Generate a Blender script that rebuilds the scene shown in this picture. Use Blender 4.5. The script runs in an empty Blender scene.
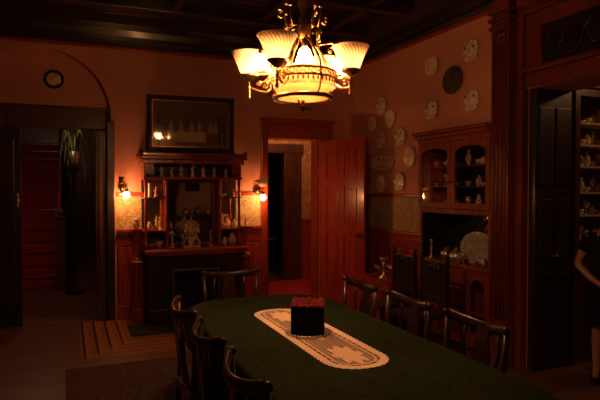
import bpy, bmesh, math, random
from math import sin, cos, pi, radians as R
from mathutils import Vector, Matrix
random.seed(7)
scene = bpy.context.scene
col = scene.collection

# ------------------------------------------------------------------ camera, world, exposure
YAW = 22.8
cam_d = bpy.data.cameras.new('camera'); cam = bpy.data.objects.new('camera', cam_d); col.objects.link(cam)
cam.location = (0, 0, 1.6)
cam.rotation_euler = (R(90 - 1.25), 0, R(-YAW))
cam_d.sensor_width = 36; cam_d.lens = 33.06; cam_d.clip_start = .05
scene.camera = cam
w = bpy.data.worlds.new('night'); scene.world = w; w.use_nodes = True
w.node_tree.nodes['Background'].inputs[0].default_value = (.02, .014, .012, 1)
w.node_tree.nodes['Background'].inputs[1].default_value = .3
scene.view_settings.view_transform = 'Standard'
scene.view_settings.look = 'None'
scene.view_settings.gamma = 1
scene.view_settings.use_curve_mapping = False
scene.view_settings.exposure = 2.3

WARM = (1.0, .43, .17)
def lamp(name, loc, power, radius=.04, color=WARM, parent=None):
    l = bpy.data.lights.new(name, 'POINT'); l.energy = power; l.shadow_soft_size = radius; l.color = color
    o = bpy.data.objects.new(name, l); o.location = loc; col.objects.link(o)
    if parent: o.parent = parent
    return o
CH_POWER = 13.5
SHADE_FILL_POWER = 1.1
SC_POWER = 5.5
SHALL_POWER = 4.5
HALL_POWER = 9
NEXT_POWER = 5

# ------------------------------------------------------------------ materials
M = {}
def nodes(name):
    m = bpy.data.materials.new(name); m.use_nodes = True
    nt = m.node_tree; b = nt.nodes['Principled BSDF']; M[name] = m
    return m, nt, b
def plain(name, c, rough=.5, metal=0, noise=0, scale=20, spec=.5, bump=0, alpha=None):
    m, nt, b = nodes(name)
    b.inputs['Base Color'].default_value = (*c, 1); b.inputs['Roughness'].default_value = rough
    b.inputs['Metallic'].default_value = metal; b.inputs['Specular IOR Level'].default_value = spec
    tc = nt.nodes.new('ShaderNodeTexCoord')
    n = nt.nodes.new('ShaderNodeTexNoise'); n.inputs['Scale'].default_value = scale; n.inputs['Detail'].default_value = 4
    nt.links.new(tc.outputs['Object'], n.inputs['Vector'])
    if noise:
        r = nt.nodes.new('ShaderNodeValToRGB')
        r.color_ramp.elements[0].position = .3; r.color_ramp.elements[1].position = .7
        r.color_ramp.elements[0].color = (*[x * (1 - noise) for x in c], 1)
        r.color_ramp.elements[1].color = (*[min(1, x * (1 + noise)) for x in c], 1)
        nt.links.new(n.outputs['Fac'], r.inputs[0]); nt.links.new(r.outputs[0], b.inputs['Base Color'])
    if bump:
        bp = nt.nodes.new('ShaderNodeBump'); bp.inputs['Strength'].default_value = bump
        nt.links.new(n.outputs['Fac'], bp.inputs['Height']); nt.links.new(bp.outputs[0], b.inputs['Normal'])
    return m
def wood(name, c1, c2, rough=.3, axis='z', scale=6, coat=.3):
    m, nt, b = nodes(name)
    tc = nt.nodes.new('ShaderNodeTexCoord'); mp = nt.nodes.new('ShaderNodeMapping')
    s = {'x': (.12, 1, 1), 'y': (1, .12, 1), 'z': (1, 1, .12)}[axis]
    mp.inputs['Scale'].default_value = s
    n = nt.nodes.new('ShaderNodeTexNoise'); n.inputs['Scale'].default_value = scale * 3; n.inputs['Detail'].default_value = 6
    n.inputs['Distortion'].default_value = 1.2
    r = nt.nodes.new('ShaderNodeValToRGB')
    r.color_ramp.elements[0].position = .35; r.color_ramp.elements[1].position = .65
    r.color_ramp.elements[0].color = (*c1, 1); r.color_ramp.elements[1].color = (*c2, 1)
    L = nt.links.new
    L(tc.outputs['Object'], mp.inputs[0]); L(mp.outputs[0], n.inputs['Vector']); L(n.outputs['Fac'], r.inputs[0]); L(r.outputs[0], b.inputs['Base Color'])
    b.inputs['Roughness'].default_value = rough; b.inputs['Coat Weight'].default_value = coat; b.inputs['Coat Roughness'].default_value = .15
    return m
def patterned(name, cols, scale, rough=.6, kind='voronoi', metal=0, bump=0):
    """blotchy ornament: cell pattern through a stepped ramp"""
    m, nt, b = nodes(name)
    L = nt.links.new
    tc = nt.nodes.new('ShaderNodeTexCoord')
    if kind == 'voronoi':
        n = nt.nodes.new('ShaderNodeTexVoronoi'); out = n.outputs['Distance']
    else:
        n = nt.nodes.new('ShaderNodeTexNoise'); n.inputs['Detail'].default_value = 3; n.inputs['Distortion'].default_value = 2.5; out = n.outputs['Fac']
    n.inputs['Scale'].default_value = scale
    L(tc.outputs['Object'], n.inputs['Vector'])
    r = nt.nodes.new('ShaderNodeValToRGB'); cr = r.color_ramp
    while len(cr.elements) < len(cols): cr.elements.new(.5)
    for e, (p, c) in zip(cr.elements, cols): e.position = p; e.color = (*c, 1)
    L(out, r.inputs[0]); L(r.outputs[0], b.inputs['Base Color'])
    b.inputs['Roughness'].default_value = rough; b.inputs['Metallic'].default_value = metal
    if bump:
        bp = nt.nodes.new('ShaderNodeBump'); bp.inputs['Strength'].default_value = bump
        L(out, bp.inputs['Height']); L(bp.outputs[0], b.inputs['Normal'])
    return m
def emit(name, c, s):
    m, nt, b = nodes(name)
    b.inputs['Base Color'].default_value = (*c, 1); b.inputs['Emission Color'].default_value = (*c, 1); b.inputs['Emission Strength'].default_value = s
    return m

plain('paint', (.68, .29, .20), .75, noise=.06, scale=2.5)
wood('mahogany', (.26, .030, .012), (.42, .055, .022), .3)
wood('mahogany_x', (.26, .030, .012), (.42, .055, .022), .3, axis='x')
wood('casing_wood', (.13, .020, .009), (.22, .036, .015), .35)
wood('red_door', (.31, .032, .018), (.47, .058, .032), .32)
wood('walnut', (.055, .020, .010), (.11, .040, .018), .3)
wood('dark_wood', (.014, .006, .0045), (.030, .012, .008), .38)
wood('ceiling_wood', (.020, .009, .006), (.050, .020, .011), .35, axis='x')
wood('cabinet_wood', (.20, .030, .012), (.33, .055, .020), .5, coat=0)
M['cabinet_wood'].node_tree.nodes['Principled BSDF'].inputs['Specular IOR Level'].default_value = .25
wood('chair_wood', (.018, .004, .003), (.036, .008, .005), .34, coat=.25)
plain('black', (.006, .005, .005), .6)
plain('soot', (.012, .009, .008), .85, noise=.3)
patterned('wallpaper', [(0, (.22, .12, .05)), (.38, (.36, .23, .10)), (.46, (.62, .44, .20)), (.52, (.18, .13, .06)), (.55, (.50, .34, .16)), (.7, (.62, .44, .22))], 7, .6, 'noise')
patterned('hall_paper', [(0, (.30, .13, .05)), (.45, (.40, .18, .07)), (.50, (.62, .34, .14)), (.58, (.30, .13, .05)), (1, (.5, .25, .1))], 7, .6, 'noise')
patterned('rug', [(0, (.10, .012, .012)), (.40, (.05, .010, .010)), (.48, (.018, .012, .016)), (.56, (.11, .045, .03)), (.7, (.04, .008, .010))], 9, .95, 'noise', bump=.2)
patterned('rug_border', [(0, (.02, .008, .010)), (.42, (.05, .007, .008)), (.50, (.14, .055, .035)), (.56, (.02, .008, .010)), (.8, (.09, .010, .010))], 16, .95, 'noise', bump=.2)
plain('red_carpet', (.34, .012, .022), .95, noise=.25, scale=40, bump=.2)
plain('gold', (.85, .52, .20), .28, 1, noise=.2, scale=40)
plain('brass_dark', (.30, .17, .07), .35, 1, noise=.3, scale=30)
plain('silver', (.90, .84, .76), .30, 1)
plain('lace', (.78, .56, .42), .9)
plain('china', (.90, .80, .66), .2, noise=.05)
plain('cream', (.88, .68, .48), .35)
plain('pinkish', (.75, .36, .26), .4)
patterned('plate_ware', [(0, (.20, .12, .10)), (.36, (.14, .10, .12)), (.42, (.95, .76, .56)), (.60, (.95, .76, .56)), (.64, (.30, .16, .12)), (.8, (.2, .12, .1))], 9, .22, 'noise')
patterned('plate_plain', [(0, (.42, .25, .18)), (.36, (.50, .3, .2)), (.41, (.95, .76, .56)), (.66, (.95, .76, .56)), (.7, (.4, .2, .15))], 15, .22, 'noise')
patterned('plate_bronze', [(0, (.10, .07, .03)), (.5, (.20, .14, .06)), (.58, (.08, .06, .03))], 16, .35, 'noise', metal=.4)
patterned('gilt_ware', [(0, (.80, .50, .28)), (.45, (.92, .66, .40)), (.53, (.35, .15, .08)), (.58, (.92, .68, .44))], 24, .22, 'noise')
patterned('ormolu', [(0, (.75, .55, .36)), (.45, (.85, .66, .46)), (.53, (.30, .14, .06)), (.6, (.82, .6, .4))], 45, .3, 'noise', bump=.6)
plain('matt_wood', (.016, .006, .004), .5, noise=.3)
plain('frame_wood', (.035, .014, .008), .7, noise=.3)
plain('velvet_black', (.006, .005, .006), .95, spec=.1)
plain('velvet_red', (.17, .002, .005), .9, noise=.35, scale=60, bump=.5)
plain('skin', (.50, .24, .15), .5)
plain('dress_black', (.010, .009, .011), .9, spec=.2)
plain('hair_brown', (.05, .022, .012), .6)
plain('curtain_red', (.16, .014, .014), .9, noise=.2, scale=8)
plain('wall_drab', (.62, .50, .38), .8, noise=.1)
plain('picture_green', (.03, .06, .045), .5, noise=.5, scale=9)
plain('leaf', (.14, .16, .06), .5, noise=.4)
plain('leather', (.02, .010, .008), .4, noise=.2)
plain('alabaster', (.9, .62, .36), .4)

def glass(name, tint=(1, 1, 1), rough=.02, mix=.85):
    m = bpy.data.materials.new(name); m.use_nodes = True; M[name] = m
    nt = m.node_tree; nt.nodes.clear(); L = nt.links.new
    o = nt.nodes.new('ShaderNodeOutputMaterial'); a = nt.nodes.new('ShaderNodeBsdfTransparent'); g = nt.nodes.new('ShaderNodeBsdfGlossy')
    lw = nt.nodes.new('ShaderNodeLayerWeight'); pw = nt.nodes.new('ShaderNodeMath'); pw.operation = 'POWER'; pw.inputs[1].default_value = 4
    f = nt.nodes.new('ShaderNodeMath'); f.operation = 'MULTIPLY_ADD'; f.inputs[1].default_value = .45; f.inputs[2].default_value = .05
    L(lw.outputs['Facing'], pw.inputs[0]); L(pw.outputs[0], f.inputs[0])
    mx = nt.nodes.new('ShaderNodeMixShader')
    a.inputs[0].default_value = (*tint, 1); g.inputs['Roughness'].default_value = rough
    L(f.outputs[0], mx.inputs[0]); L(a.outputs[0], mx.inputs[1]); L(g.outputs[0], mx.inputs[2]); L(mx.outputs[0], o.inputs[0])
glass('pane_glass', (.97, .96, .94), .03)
glass('crystal', (.80, .80, .78), .03)
m, nt, b = nodes('mirror'); b.inputs['Metallic'].default_value = 1; b.inputs['Roughness'].default_value = .02; b.inputs['Base Color'].default_value = (.72, .72, .70, 1)
# frosted ribbed shade glass: diffuse + translucent, with swirled darker ribs
m = bpy.data.materials.new('shade_glass'); m.use_nodes = True; M['shade_glass'] = m
nt = m.node_tree; nt.nodes.clear(); L = nt.links.new
o = nt.nodes.new('ShaderNodeOutputMaterial'); tr = nt.nodes.new('ShaderNodeBsdfTranslucent'); df = nt.nodes.new('ShaderNodeBsdfDiffuse'); mx = nt.nodes.new('ShaderNodeMixShader')
at_ = nt.nodes.new('ShaderNodeAttribute'); at_.attribute_name = 'UVMap'
uvn = nt.nodes.new('ShaderNodeUVMap'); wv = nt.nodes.new('ShaderNodeTexWave'); wv.wave_type = 'BANDS'; wv.bands_direction = 'DIAGONAL'; wv.inputs['Scale'].default_value = 5.5
mp = nt.nodes.new('ShaderNodeMapping'); mp.inputs['Scale'].default_value = (3.2, 1.0, 1)
rr = nt.nodes.new('ShaderNodeValToRGB'); rr.color_ramp.elements[0].color = (.62, .46, .28, 1); rr.color_ramp.elements[1].color = (1, .94, .80, 1)
rr.color_ramp.elements[0].position = .1; rr.color_ramp.elements[1].position = .5
L(uvn.outputs[0], mp.inputs[0]); L(mp.outputs[0], wv.inputs['Vector']); L(wv.outputs['Fac'], rr.inputs[0]); L(rr.outputs[0], tr.inputs[0]); L(rr.outputs[0], df.inputs[0])
mx.inputs[0].default_value = .35; L(tr.outputs[0], mx.inputs[1]); L(df.outputs[0], mx.inputs[2]); L(mx.outputs[0], o.inputs[0])
nt.nodes.remove(at_)
m = bpy.data.materials.new('glow_glass'); m.use_nodes = True; M['glow_glass'] = m
nt = m.node_tree; nt.nodes.clear(); L = nt.links.new
o = nt.nodes.new('ShaderNodeOutputMaterial'); tr = nt.nodes.new('ShaderNodeBsdfTranslucent'); tr.inputs[0].default_value = (1, .8, .5, 1)
tp = nt.nodes.new('ShaderNodeBsdfTransparent'); mx = nt.nodes.new('ShaderNodeMixShader'); mx.inputs[0].default_value = .55
L(tr.outputs[0], mx.inputs[1]); L(tp.outputs[0], mx.inputs[2]); L(mx.outputs[0], o.inputs[0])
m = bpy.data.materials.new('alabaster_glass'); m.use_nodes = True; M['alabaster_glass'] = m
nt = m.node_tree; nt.nodes.clear(); L = nt.links.new
o = nt.nodes.new('ShaderNodeOutputMaterial'); tr = nt.nodes.new('ShaderNodeBsdfTranslucent'); df = nt.nodes.new('ShaderNodeBsdfDiffuse')
mx = nt.nodes.new('ShaderNodeMixShader'); mx.inputs[0].default_value = .4
tr.inputs[0].default_value = (.62, .44, .28, 1); df.inputs[0].default_value = (.62, .46, .30, 1)
L(tr.outputs[0], mx.inputs[1]); L(df.outputs[0], mx.inputs[2]); L(mx.outputs[0], o.inputs[0])
emit('bulb_glow', (1, .62, .28), 28)
emit('bulb_small', (1, .60, .26), 4.5)
emit('bulb_soft', (1, .60, .26), 9)

# floor: boards, and a mitred striped inlay running round the hearth
m, nt, b = nodes('floor_wood'); L = nt.links.new
tc = nt.nodes.new('ShaderNodeTexCoord'); sx = nt.nodes.new('ShaderNodeSeparateXYZ'); L(tc.outputs['Object'], sx.inputs[0])
def mth(op, a, b_=None, clamp=False):
    n = nt.nodes.new('ShaderNodeMath'); n.operation = op; n.use_clamp = clamp
    for i, v in enumerate((a, b_)):
        if v is None: continue
        if isinstance(v, (int, float)): n.inputs[i].default_value = v
        else: L(v, n.inputs[i])
    return n.outputs[0]
d = mth('MAXIMUM', mth('SUBTRACT', .62, sx.outputs['X']), mth('SUBTRACT', 5.97, sx.outputs['Y']))
stripe = mth('FRACT', mth('MULTIPLY', d, 8.0))
inl = mth('MULTIPLY', mth('MULTIPLY', mth('GREATER_THAN', d, 0.0), mth('LESS_THAN', d, .52)), mth('LESS_THAN', mth('ABSOLUTE', mth('SUBTRACT', sx.outputs['X'], 1.8)), 1.85))
inl = mth('MULTIPLY', inl, mth('LESS_THAN', sx.outputs['Y'], 7.0))
st = nt.nodes.new('ShaderNodeValToRGB'); st.color_ramp.interpolation = 'CONSTANT'
for e, (p, c) in zip([st.color_ramp.elements[0], st.color_ramp.elements[1], st.color_ramp.elements.new(.5), st.color_ramp.elements.new(.8)],
                     [(0, (.30, .085, .025)), (.35, (.03, .010, .006)), (.5, (.38, .12, .04)), (.8, (.04, .012, .006))]): e.position = p; e.color = (*c, 1)
L(stripe, st.inputs[0])
bk = nt.nodes.new('ShaderNodeTexBrick'); bk.inputs['Scale'].default_value = 1
bk.inputs['Color1'].default_value = (.13, .055, .038, 1); bk.inputs['Color2'].default_value = (.19, .080, .055, 1); bk.inputs['Mortar'].default_value = (.02, .008, .006, 1)
bk.inputs['Mortar Size'].default_value = .003; bk.inputs['Brick Width'].default_value = 1.6; bk.inputs['Row Height'].default_value = .09
L(tc.outputs['Object'], bk.inputs['Vector'])
mixc = nt.nodes.new('ShaderNodeMix'); mixc.data_type = 'RGBA'
L(inl, mixc.inputs[0]); L(bk.outputs['Color'], mixc.inputs[6]); L(st.outputs[0], mixc.inputs[7]); L(mixc.outputs[2], b.inputs['Base Color'])
b.inputs['Roughness'].default_value = .34; b.inputs['Specular IOR Level'].default_value = .6

# green damask cloth
patterned('green_cloth', [(0, (.015, .022, .004)), (.45, (.017, .025, .005)), (.52, (.007, .010, .0022)), (.60, (.016, .0235, .0045))], 9, .95, 'noise')
M['green_cloth'].node_tree.nodes['Principled BSDF'].inputs['Specular IOR Level'].default_value = .12
# painting canvas
m, nt, b = nodes('canvas'); b.inputs['Base Color'].default_value = (.09, .045, .022, 1); b.inputs['Roughness'].default_value = .6
b.inputs['Coat Weight'].default_value = 1; b.inputs['Coat Roughness'].default_value = .04
n = nt.nodes.new('ShaderNodeTexNoise'); n.inputs['Scale'].default_value = 4; tc = nt.nodes.new('ShaderNodeTexCoord'); r = nt.nodes.new('ShaderNodeValToRGB')
r.color_ramp.elements[0].color = (.08, .04, .018, 1); r.color_ramp.elements[1].color = (.26, .14, .06, 1)
nt.links.new(tc.outputs['Object'], n.inputs['Vector']); nt.links.new(n.outputs['Fac'], r.inputs[0]); nt.links.new(r.outputs[0], b.inputs['Base Color'])
for nm, c in (('canvas_cloth', (.62, .42, .26)), ('canvas_dark', (.045, .024, .014)), ('canvas_figure', (.45, .26, .14))):
    m, nt, b = nodes(nm); b.inputs['Base Color'].default_value = (*c, 1); b.inputs['Coat Weight'].default_value = 1; b.inputs['Coat Roughness'].default_value = .04

# ------------------------------------------------------------------ mesh builder
class MB:
    def __init__(s): s.bm = bmesh.new()
    def box(s, x0, x1, y0, y1, z0, z1, bev=0):
        b = s.bm
        v = [b.verts.new(p) for p in ((x0,y0,z0),(x1,y0,z0),(x1,y1,z0),(x0,y1,z0),(x0,y0,z1),(x1,y0,z1),(x1,y1,z1),(x0,y1,z1))]
        fs = [b.faces.new([v[i] for i in f]) for f in ((0,3,2,1),(4,5,6,7),(0,1,5,4),(1,2,6,5),(2,3,7,6),(3,0,4,7))]
        if bev:
            es = list({e for f in fs for e in f.edges})
            bmesh.ops.bevel(b, geom=es, offset=bev, segments=2, affect='EDGES', profile=.6)
        return s
    def lathe(s, prof, c=(0,0,0), n=20, axis='z', a0=0, a1=2*pi, flute=0, nf=0, swirl=0):
        b = s.bm; full = abs(a1 - a0 - 2*pi) < 1e-6; m_ = n if full else n + 1
        rings = []
        uvl = b.loops.layers.uv.verify()
        for k, (r, z) in enumerate(prof):
            ring = []
            for i in range(m_):
                a = a0 + (a1 - a0) * i / n
                rr = max(r, 1e-4) * (1 + flute * cos(nf * a + swirl * k))
                p = (rr * cos(a), rr * sin(a), z)
                if axis == 'x': p = (p[2], p[0], p[1])
                elif axis == 'y': p = (p[0], p[2], p[1])
                ring.append(b.verts.new((c[0]+p[0], c[1]+p[1], c[2]+p[2])))
            rings.append(ring)
        for k in range(len(rings) - 1):
            for i in range(n if full else n):
                j = (i + 1) % m_ if full else i + 1
                try:
                    f = b.faces.new((rings[k][i], rings[k][j], rings[k+1][j], rings[k+1][i])); f.smooth = True
                    for lp, uv in zip(f.loops, ((i/n, k/(len(rings)-1)), ((i+1)/n, k/(len(rings)-1)), ((i+1)/n, (k+1)/(len(rings)-1)), (i/n, (k+1)/(len(rings)-1)))): lp[uvl].uv = uv
                except ValueError: pass
        for ring, rad in ((rings[0], prof[0][0]), (rings[-1], prof[-1][0])):
            if full and rad < .0011: bmesh.ops.remove_doubles(b, verts=ring, dist=.001)
        return s
    def cyl(s, c, r, h, n=16, axis='z', r2=None):
        r2 = r if r2 is None else r2
        return s.lathe([(.0005, 0), (r, 0), (r2, h), (.0005, h)], c, n, axis)
    def sphere(s, c, r, n=14, sq=(1,1,1)):
        mt = Matrix.Translation(c) @ Matrix.Diagonal((r*sq[0], r*sq[1], r*sq[2], 1))
        o = bmesh.ops.create_uvsphere(s.bm, u_segments=n, v_segments=max(6, n*2//3), radius=1, matrix=mt)
        for v in o['verts']:
            for f in v.link_faces: f.smooth = True
        return s
    def tube(s, pts, r, n=8, closed=False, sq=1.0, up=(0,0,1)):
        """sweep; r number or list; sq flattens the cross-section across 'up'"""
        P = [Vector(p) for p in pts]; N = len(P); b = s.bm; rings = []
        rs = r if isinstance(r, (list, tuple)) else [r] * N
        for i, p in enumerate(P):
            if closed: t = P[(i+1) % N] - P[i-1]
            else: t = P[min(i+1, N-1)] - P[max(i-1, 0)]
            t.normalize(); u = Vector(up)
            if abs(t.dot(u)) > .93: u = Vector((1,0,0)) if abs(t.x) < .9 else Vector((0,1,0))
            a = t.cross(u).normalized(); c = a.cross(t).normalized()
            rings.append([b.verts.new(p + a * (rs[i]*sq*cos(2*pi*k/n)) + c * (rs[i]*sin(2*pi*k/n))) for k in range(n)])
        for i in range(N if closed else N - 1):
            A = rings[i]; B = rings[(i+1) % N]
            for k in range(n):
                f = b.faces.new((A[k], A[(k+1) % n], B[(k+1) % n], B[k])); f.smooth = True
        if not closed:
            b.faces.new(rings[0][::-1]); b.faces.new(rings[-1])
        return s
    def prism(s, poly, axis, a, c):
        """poly of 2D points extruded along an axis from a to c. axis y: (x,z); axis x: (y,z); axis z: (x,y)"""
        def P(u, v, t): return {'y': (u, t, v), 'x': (t, u, v), 'z': (u, v, t)}[axis]
        b = s.bm; A = [b.verts.new(P(u, v, a)) for u, v in poly]; B = [b.verts.new(P(u, v, c)) for u, v in poly]; n = len(poly)
        b.faces.new(A); b.faces.new(B[::-1])
        for i in range(n): b.faces.new((A[i], B[i], B[(i+1) % n], A[(i+1) % n]))
        return s
    def ringprism(s, outer, inner, axis, a, c):
        def P(u, v, t): return {'y': (u, t, v), 'x': (t, u, v), 'z': (u, v, t)}[axis]
        b = s.bm; n = len(outer)
        A = [b.verts.new(P(u, v, a)) for u, v in outer]; B = [b.verts.new(P(u, v, c)) for u, v in outer]
        Ai = [b.verts.new(P(u, v, a)) for u, v in inner]; Bi = [b.verts.new(P(u, v, c)) for u, v in inner]
        for i in range(n):
            j = (i+1) % n
            for q in ((A[i],A[j],Ai[j],Ai[i]), (B[i],Bi[i],Bi[j],B[j]), (A[i],B[i],B[j],A[j]), (Ai[i],Ai[j],Bi[j],Bi[i])): b.faces.new(q)
        return s
    def build(s, name, mat, parent=None, loc=None):
        bmesh.ops.recalc_face_normals(s.bm, faces=s.bm.faces)
        me = bpy.data.meshes.new(name); s.bm.to_mesh(me); s.bm.free()
        me.materials.append(M[mat] if isinstance(mat, str) else mat)
        o = bpy.data.objects.new(name, me); col.objects.link(o)
        if parent: o.parent = parent
        if loc: o.location = loc
        return o
def arc(cx, cz, r, a0, a1, n, rz=None):
    rz = r if rz is None else rz
    return [(cx + r*cos(a0+(a1-a0)*i/n), cz + rz*sin(a0+(a1-a0)*i/n)) for i in range(n+1)]
def struct(name, mb, mat, **k):
    o = mb.build(name, mat, **k); o['kind'] = 'structure'; return o
def thing(name, label, cat, loc=(0,0,0), rz=0, group=None):
    o = bpy.data.objects.new(name, None); col.objects.link(o); o.empty_display_size = .1
    o.location = loc; o.rotation_euler = (0, 0, rz); o['label'] = label; o['category'] = cat
    if group: o['group'] = group
    return o
def tag(o, label, cat, group=None, kind=None):
    o['label'] = label; o['category'] = cat
    if group: o['group'] = group
    if kind: o['kind'] = kind
    return o
def kids(o): return [c for c in col.objects if c.parent == o]
def copy_tree(o, parent=None):
    c = o.copy(); col.objects.link(c)
    if parent: c.parent = parent
    for ch in kids(o): copy_tree(ch, c)
    return c
def rrect(x0, x1, y0, y1, r, n=6, bow=0):
    pts = []
    for cx, cy, a in ((x1-r, y1-r, 0), (x0+r, y1-r, pi/2), (x0+r, y0+r, pi), (x1-r, y0+r, 3*pi/2)):
        for i in range(n+1):
            t = a + pi/2*i/n; pts.append((cx + r*cos(t), cy + r*sin(t)))
    if bow:
        xc = (x0+x1)/2; h = (x1-x0)/2; yc = (y0+y1)/2
        pts = [(x, y + (1 if y > yc else -1) * bow * (1 - ((x-xc)/h)**2)) for x, y in pts]
    return pts

# ------------------------------------------------------------------ room shell
XW, YW, ZC, ZT = 3.74, 7.03, 3.31, 3.62    # right wall, back wall, cornice bottom, ceiling
XL, YF = -1.9, -1.6
OY0, OY1, OZ = 1.75, 3.68, 2.46            # wide opening in the right wall
struct('floor', MB().box(XL-.2, 7.2, YF-.2, 15, -.1, 0), 'floor_wood')
struct('ceiling', MB().box(XL-.2, 7.2, YF-.2, 15, ZT+.0, ZT+.12), 'ceiling_wood')
# wall_back with arched niche, hall door opening
AX, AR, AZ = -.249, .746, 2.48
wb = MB()
wb.box(XL-.2, AX-AR, YW, YW+.22, 0, ZT)
wb.box(AX+AR, 2.47, YW, YW+.22, 0, ZT)
wb.box(2.47, 3.24, YW, YW+.22, 2.27, ZT)
wb.box(3.24, XW+.22, YW, YW+.22, 0, ZT)
a = arc(AX, AZ, AR, 0, pi, 28)
for i in range(28):
    (xa, za), (xb, zb) = a[i], a[i+1]
    wb.prism([(xa, za), (xa, ZT), (xb, ZT), (xb, zb)], 'y', YW, YW+.12)
wb.box(AX-AR, AX+AR, YW+.12, YW+.22, 2.54, ZT)
struct('wall_back', wb, 'paint')
wr = MB()
CY0, CY1 = 4.0, 5.13       # china cupboard recess
wr.box(XW, XW+.4, CY1, YW, 0, ZT); wr.box(XW, XW+.4, CY0, CY1, 2.21, ZT); wr.box(XW+.32, XW+.4, CY0, CY1, 0, 2.21)
wr.box(XW, XW+.4, OY1+.0, CY0, 0, ZT); wr.box(XW, XW+.4, OY0, OY1, OZ, ZT); wr.box(XW, XW+.4, YF, OY0, 0, ZT)
struct('wall_right', wr, 'paint')
struct('wall_left', MB().box(XL-.2, XL, YF-.2, YW, 0, ZT), 'paint')
struct('trim_60', MB().box(XL, XL+.05, YF, YW-.01, 0, 2.0, .01), 'dark_wood')  # unseen dark panelling, added to darken what the niche mirror reflects
struct('wall_front', MB().box(XL, 7.2, YF-.2, YF, 0, ZT), 'wall_drab')
# cornice
def cornice(name, pts2, axis, a, c):
    return struct(name, MB().prism(pts2, axis, a, c), 'dark_wood')
prof = [(0, 0), (.03, 0), (.045, .03), (.05, .07), (.10, .10), (.12, .17), (.20, .22), (.26, .31), (0, .31)]
cornice('trim_1', [(YW - u, ZC + v) for u, v in prof], 'x', XL, XW)
cornice('trim_2', [(XW - u, ZC + v) for u, v in prof], 'y', YF, YW)
cornice('trim_3', [(XL + u, ZC + v) for u, v in prof], 'y', YF, YW)
# picture moulding under the cornice, slightly redder
struct('trim_4', MB().box(XL, XW-.03, YW-.03, YW, ZC-.045, ZC-.002, .008), 'mahogany_x')
struct('trim_5', MB().box(XW-.03, XW, OY1+.35, YW-.03, ZC-.045, ZC-.002, .008), 'mahogany')
# ceiling beams
k = 6
for y in (6.15, 5.2, 4.25, 3.3, 2.35, 1.4, .45):
    struct('trim_%d' % k, MB().box(XL+.26, XW-.26, y-.06, y+.06, ZT-.12, ZT-.001, .015), 'ceiling_wood'); k += 1
for x in (-.9, .1, 1.1, 2.1, 3.0):
    mb = MB()
    for y in (6.15, 5.2, 4.25, 3.3, 2.35, 1.4, .45): mb.box(x-.045, x+.045, y-.889, y-.061, ZT-.09, ZT-.001, .012)
    struct('trim_%d' % k, mb, 'ceiling_wood'); k += 1
# plank seams on the ceiling
mb = MB()
yy = 6.7
while yy > 0:
    mb.box(XL+.27, XW-.27, yy-.008, yy+.008, ZT-.012, ZT-.0005); yy -= .158
struct('trim_%d' % k, mb, 'ceiling_wood'); k += 1

# arch moulding + wooden lintel and jambs of the stair-hall doorway
n = 32
outer = arc(AX, AZ, AR+.035, 0, pi, n); inner = arc(AX, AZ, AR-.02, 0, pi, n)
mb = MB()
mb.ringprism(outer + [(AX-AR-.035, 0)] + [(AX+AR+.035, 0)], inner + [(AX-AR+.02, 0)] + [(AX+AR-.02, 0)], 'y', YW-.03, YW)
struct('trim_%d' % k, mb, 'paint'); k += 1
mb = MB()   # dark boxed jambs of the niche
mb.box(AX+AR-.07, AX+AR+.02, YW-.035, YW+.119, 0, 2.40, .01); mb.box(AX-AR-.02, AX-AR+.07, YW-.035, YW+.119, 0, 2.40, .01)
struct('trim_%d' % k, mb, 'dark_wood'); k += 1
mb = MB()
mb.box(AX-AR+.07, AX+AR-.07, YW+.02, YW+.119, 2.30, 2.54, .012); mb.box(AX-AR+.04, AX+AR-.04, YW-.01, YW+.119, 2.52, 2.56, .01)
mb.box(.30, AX+AR-.07, YW+.02, YW+.21, 0, 2.30, .012)      # right post
mb.box(.34, .40, YW+.005, YW+.03, .25, 2.2, .008)
mb.box(-.93, -.90, YW+.02, YW+.21, 0, 2.30)
struct('trim_%d' % k, mb, 'walnut'); k += 1
# dark sliding leaf closing the left half of the doorway
d1 = struct('door_1', MB().box(-.90, -.50, YW+.06, YW+.10, 0, 2.30, .004), 'dark_wood')
mb = MB()
for z0, z1 in ((.2, .95), (1.1, 2.15)): mb.box(-.84, -.57, YW+.045, YW+.062, z0, z1, .008)
mb.build('panel', 'dark_wood', d1)
MB().lathe([(.001, 0), (.02, .004), (.024, .02), (.014, .03), (.012, .045)], (-.535, YW+.012, 1.46), 12, 'y').build('handle', 'gold', d1)
mb = MB().box(-.545, -.525, YW+.05, YW+.06, 1.38, 1.54, .003); mb.build('lock_plate', 'silver', d1)

# back-wall wainscot and wallpaper bands (left of mantel, right of mantel, right wall)
def wainscot(name, axis, a, c, base, npan, mat='mahogany', h=1.10):
    mb = MB()
    def B(u0, u1, d0, d1, z0, z1, bev=0):
        if axis == 'x': mb.box(u0, u1, base-d1, base-d0, z0, z1, bev)
        else: mb.box(base-d1, base-d0, u0, u1, z0, z1, bev)
    B(a, c, .001, .03, 0, h-.04); B(a, c, .03, .045, 0, .16, .006)
    B(a, c, .001, .075, h-.045, h, .012); B(a, c, .001, .05, h-.075, h-.045, .006)
    B(a, c, .03, .042, h-.20, h-.08, .004)
    wd = (c - a) / npan
    for i in range(npan):
        u0 = a + i*wd
        B(u0+.012, u0+wd-.012, .03, .044, .20, h-.22, .008)
    return struct(name, mb, mat)
wainscot('trim_40', 'x', .535, .86, YW, 3); wainscot('trim_41', 'x', 2.0, 2.375, YW, 3)
wainscot('trim_42', 'y', CY1+.02, YW-.02, XW, 16, 'mahogany', 1.08)
struct('trim_43', MB().box(.535, .86, YW-.008, YW-.0005, 1.10, 1.50), 'wallpaper')
struct('trim_44', MB().box(2.0, 2.375, YW-.008, YW-.0005, 1.10, 1.50), 'wallpaper')
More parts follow.
